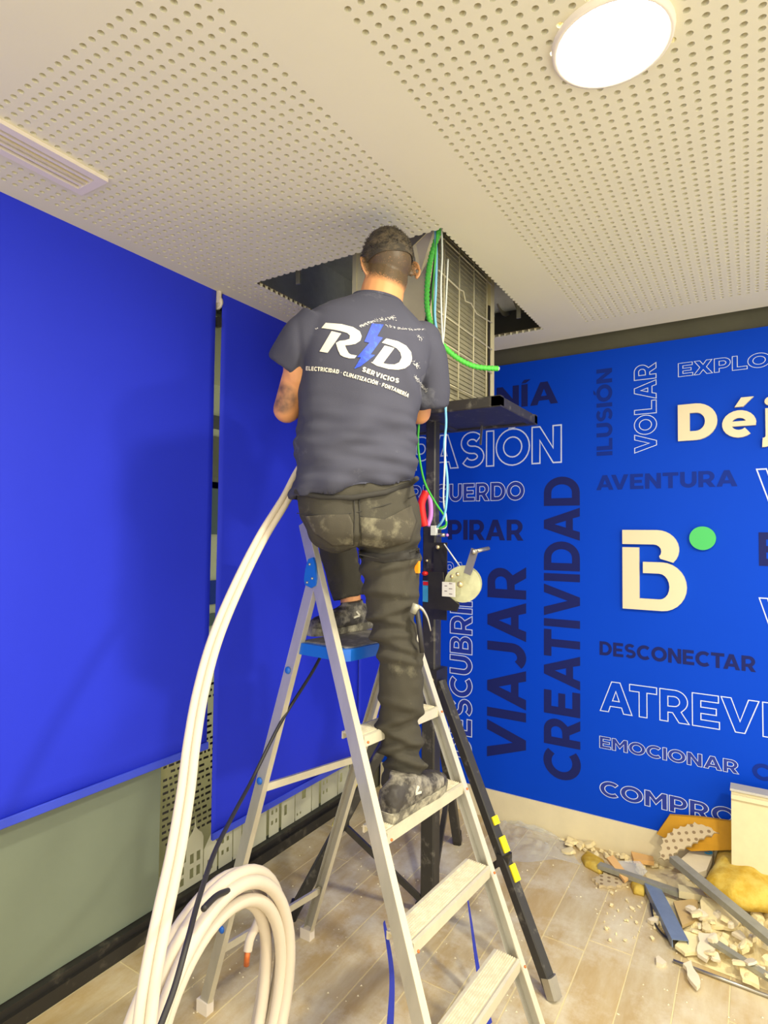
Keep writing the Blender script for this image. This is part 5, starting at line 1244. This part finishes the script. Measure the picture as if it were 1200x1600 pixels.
# large plasterboard shards
for pix, zb, til, lab in (([(1096, 1412), (1130, 1420), (1160, 1440), (1150, 1452), (1110, 1446), (1094, 1432)], .04, .03, 'broad broken plasterboard shard right of the tan board'),
                          ([(1068, 1462), (1092, 1468), (1096, 1488), (1072, 1490), (1056, 1478)], .01, .02, 'pale shard at the lower end of the blue filmed channel'),
                          ([(1092, 1468), (1112, 1472), (1118, 1488), (1104, 1500), (1090, 1492)], .02, .03, 'whitest rounded shard in the front of the heap'),
                          ([(1068, 1508), (1078, 1504), (1094, 1532), (1090, 1542), (1078, 1532)], .009, .01, 'long white shard lying over the thin rod'),
                          ([(1150, 1500), (1180, 1516), (1186, 1540), (1160, 1530)], .02, .02, 'ribbed pale shard near the right front corner'),
                          ([(1024, 1494), (1030, 1492), (1040, 1502), (1036, 1508), (1026, 1504)], .0, .0, 'lone white shard on the bare floor before the heap')):
    slab('plaster_shard', pix, zb, .013, 'plaster' if 'white' not in lab else 'plaster2', lab, 'rubble', None, til, None, .004)
# base mound of dust and rubble fragments, then countable chunks
GR = 'plaster chunks in the rubble heap'
mnd = MB(); N1 = 46; P = []; corners = [onZ(1000, 1350, 0), onZ(1230, 1380, 0), onZ(1230, 1560, 0), onZ(1075, 1500, 0)]
for j in range(N1 + 1):
    for i in range(N1 + 1):
        u_, v_ = i / N1, j / N1; p = corners[0].lerp(corners[1], u_).lerp(corners[3].lerp(corners[2], u_), v_)
        e_ = min(1, 4 * u_ + .0) * min(1, 4 * v_) * min(1, 4 * (1 - v_)); h_ = .05 * e_ * (0.8 + 1.2 * noise.noise(p * 9)) + .014 * noise.noise(p * 45) * e_
        P.append(Vector((p.x, p.y, max(.0005, h_))))
mnd.add(P, [(j * (N1 + 1) + i, j * (N1 + 1) + i + 1, (j + 1) * (N1 + 1) + i + 1, (j + 1) * (N1 + 1) + i) for j in range(N1) for i in range(N1)])
tag(mnd.build('plaster_rubble_bed', M['plaster']), 'bed of crumbled plaster under the rubble heap', 'rubble', kind='stuff')
for i in range(120):
    for _ in range(30):
        x_, y_ = R.uniform(1020, 1215), R.uniform(1345, 1570)
        if y_ > 1380 + (x_ - 1050) * .05 and y_ < 1470 + (x_ - 1040) * .55 and y_ > 1340: break
    p = onZ(x_, y_, 0); s = R.uniform(.012, .036)
    chunk(Vector((p.x, p.y, R.uniform(.02, .07) if x_ > 1080 else 0.001)), s, R.uniform(.006, .016), R.choice(('plaster', 'plaster2', 'plaster')), 'broken plaster chunk in the rubble heap by the mural wall', GR)
GR2 = 'plaster crumbs along the skirting'
for i in range(44):
    t_ = R.random(); x_ = 878 + 150 * t_ + R.uniform(-12, 12); y_ = 1304 + 36 * t_ + abs(R.gauss(0, 13))
    p = onZ(x_, y_, 0); p.y = min(p.y, 3.12)
    chunk(Vector((p.x, p.y, .001)), R.uniform(.010, .045), R.uniform(.008, .018), 'plaster', 'small plaster crumb strewn along the foot of the white skirting', GR2)
GR3 = 'crumbs on the floor before the heap'
for i in range(36):
    x_ = R.uniform(940, 1060); y_ = R.uniform(1385, 1480); p = onZ(x_, y_, 0)
    chunk(Vector((p.x, p.y, .001)), R.uniform(.004, .014), R.uniform(.003, .008), 'plaster', 'tiny plaster crumb scattered on the floor left of the heap', GR3)
# dust, grit scattered near the ladder (uncountable)
gt = MB()
for i in range(900):
    x_, y_ = R.uniform(-1.9, .3), R.uniform(1.2, 3.1); 
    if noise.noise(Vector((x_ * 3, y_ * 3, 1))) < -.05: continue
    s = R.uniform(.0015, .005); gt.add([(x_ + s * math.cos(a_), y_ + s * math.sin(a_), .0004) for a_ in (0, 2.1, 4.2)] + [(x_, y_, s * .9)], [(0, 1, 3), (1, 2, 3), (2, 0, 3)])
tag(gt.build('plaster_grit', M['dust'], None, fix=False), 'fine plaster grit scattered over the floor around the ladder', 'dust', kind='stuff')
# crumpled clear plastic sheet by the skirting
N1 = 40; P = []; cs = [onZ(782, 1262, 0), onZ(848, 1268, 0), onZ(905, 1350, 0), onZ(790, 1345, 0)]
for j in range(N1 + 1):
    for i in range(N1 + 1):
        u_, v_ = i / N1, j / N1; p = cs[0].lerp(cs[1], u_).lerp(cs[3].lerp(cs[2], u_), v_); r_ = 1 - abs(noise.noise(p * 8)) * 2; e_ = math.sin(PI * u_) * math.sin(PI * v_)
        p = p + Vector((noise.noise(p * 5), noise.noise(p * 5 + X * 7), 0)) * .05 * 1
        p.y = min(p.y, 3.145)
        P.append(Vector((p.x, p.y, max(.001, .002 + .035 * e_ * max(0, r_) + .022 * abs(noise.noise(p * 22)) * min(1, 3 * e_)))))
F = [(j * (N1 + 1) + i, j * (N1 + 1) + i + 1, (j + 1) * (N1 + 1) + i + 1, (j + 1) * (N1 + 1) + i) for j in range(N1) for i in range(N1)]
tag(MB().add(P, F, 0, False).build('plastic_sheet', M['film']), 'crumpled clear plastic sheet on the floor by the skirting', 'plastic sheet')
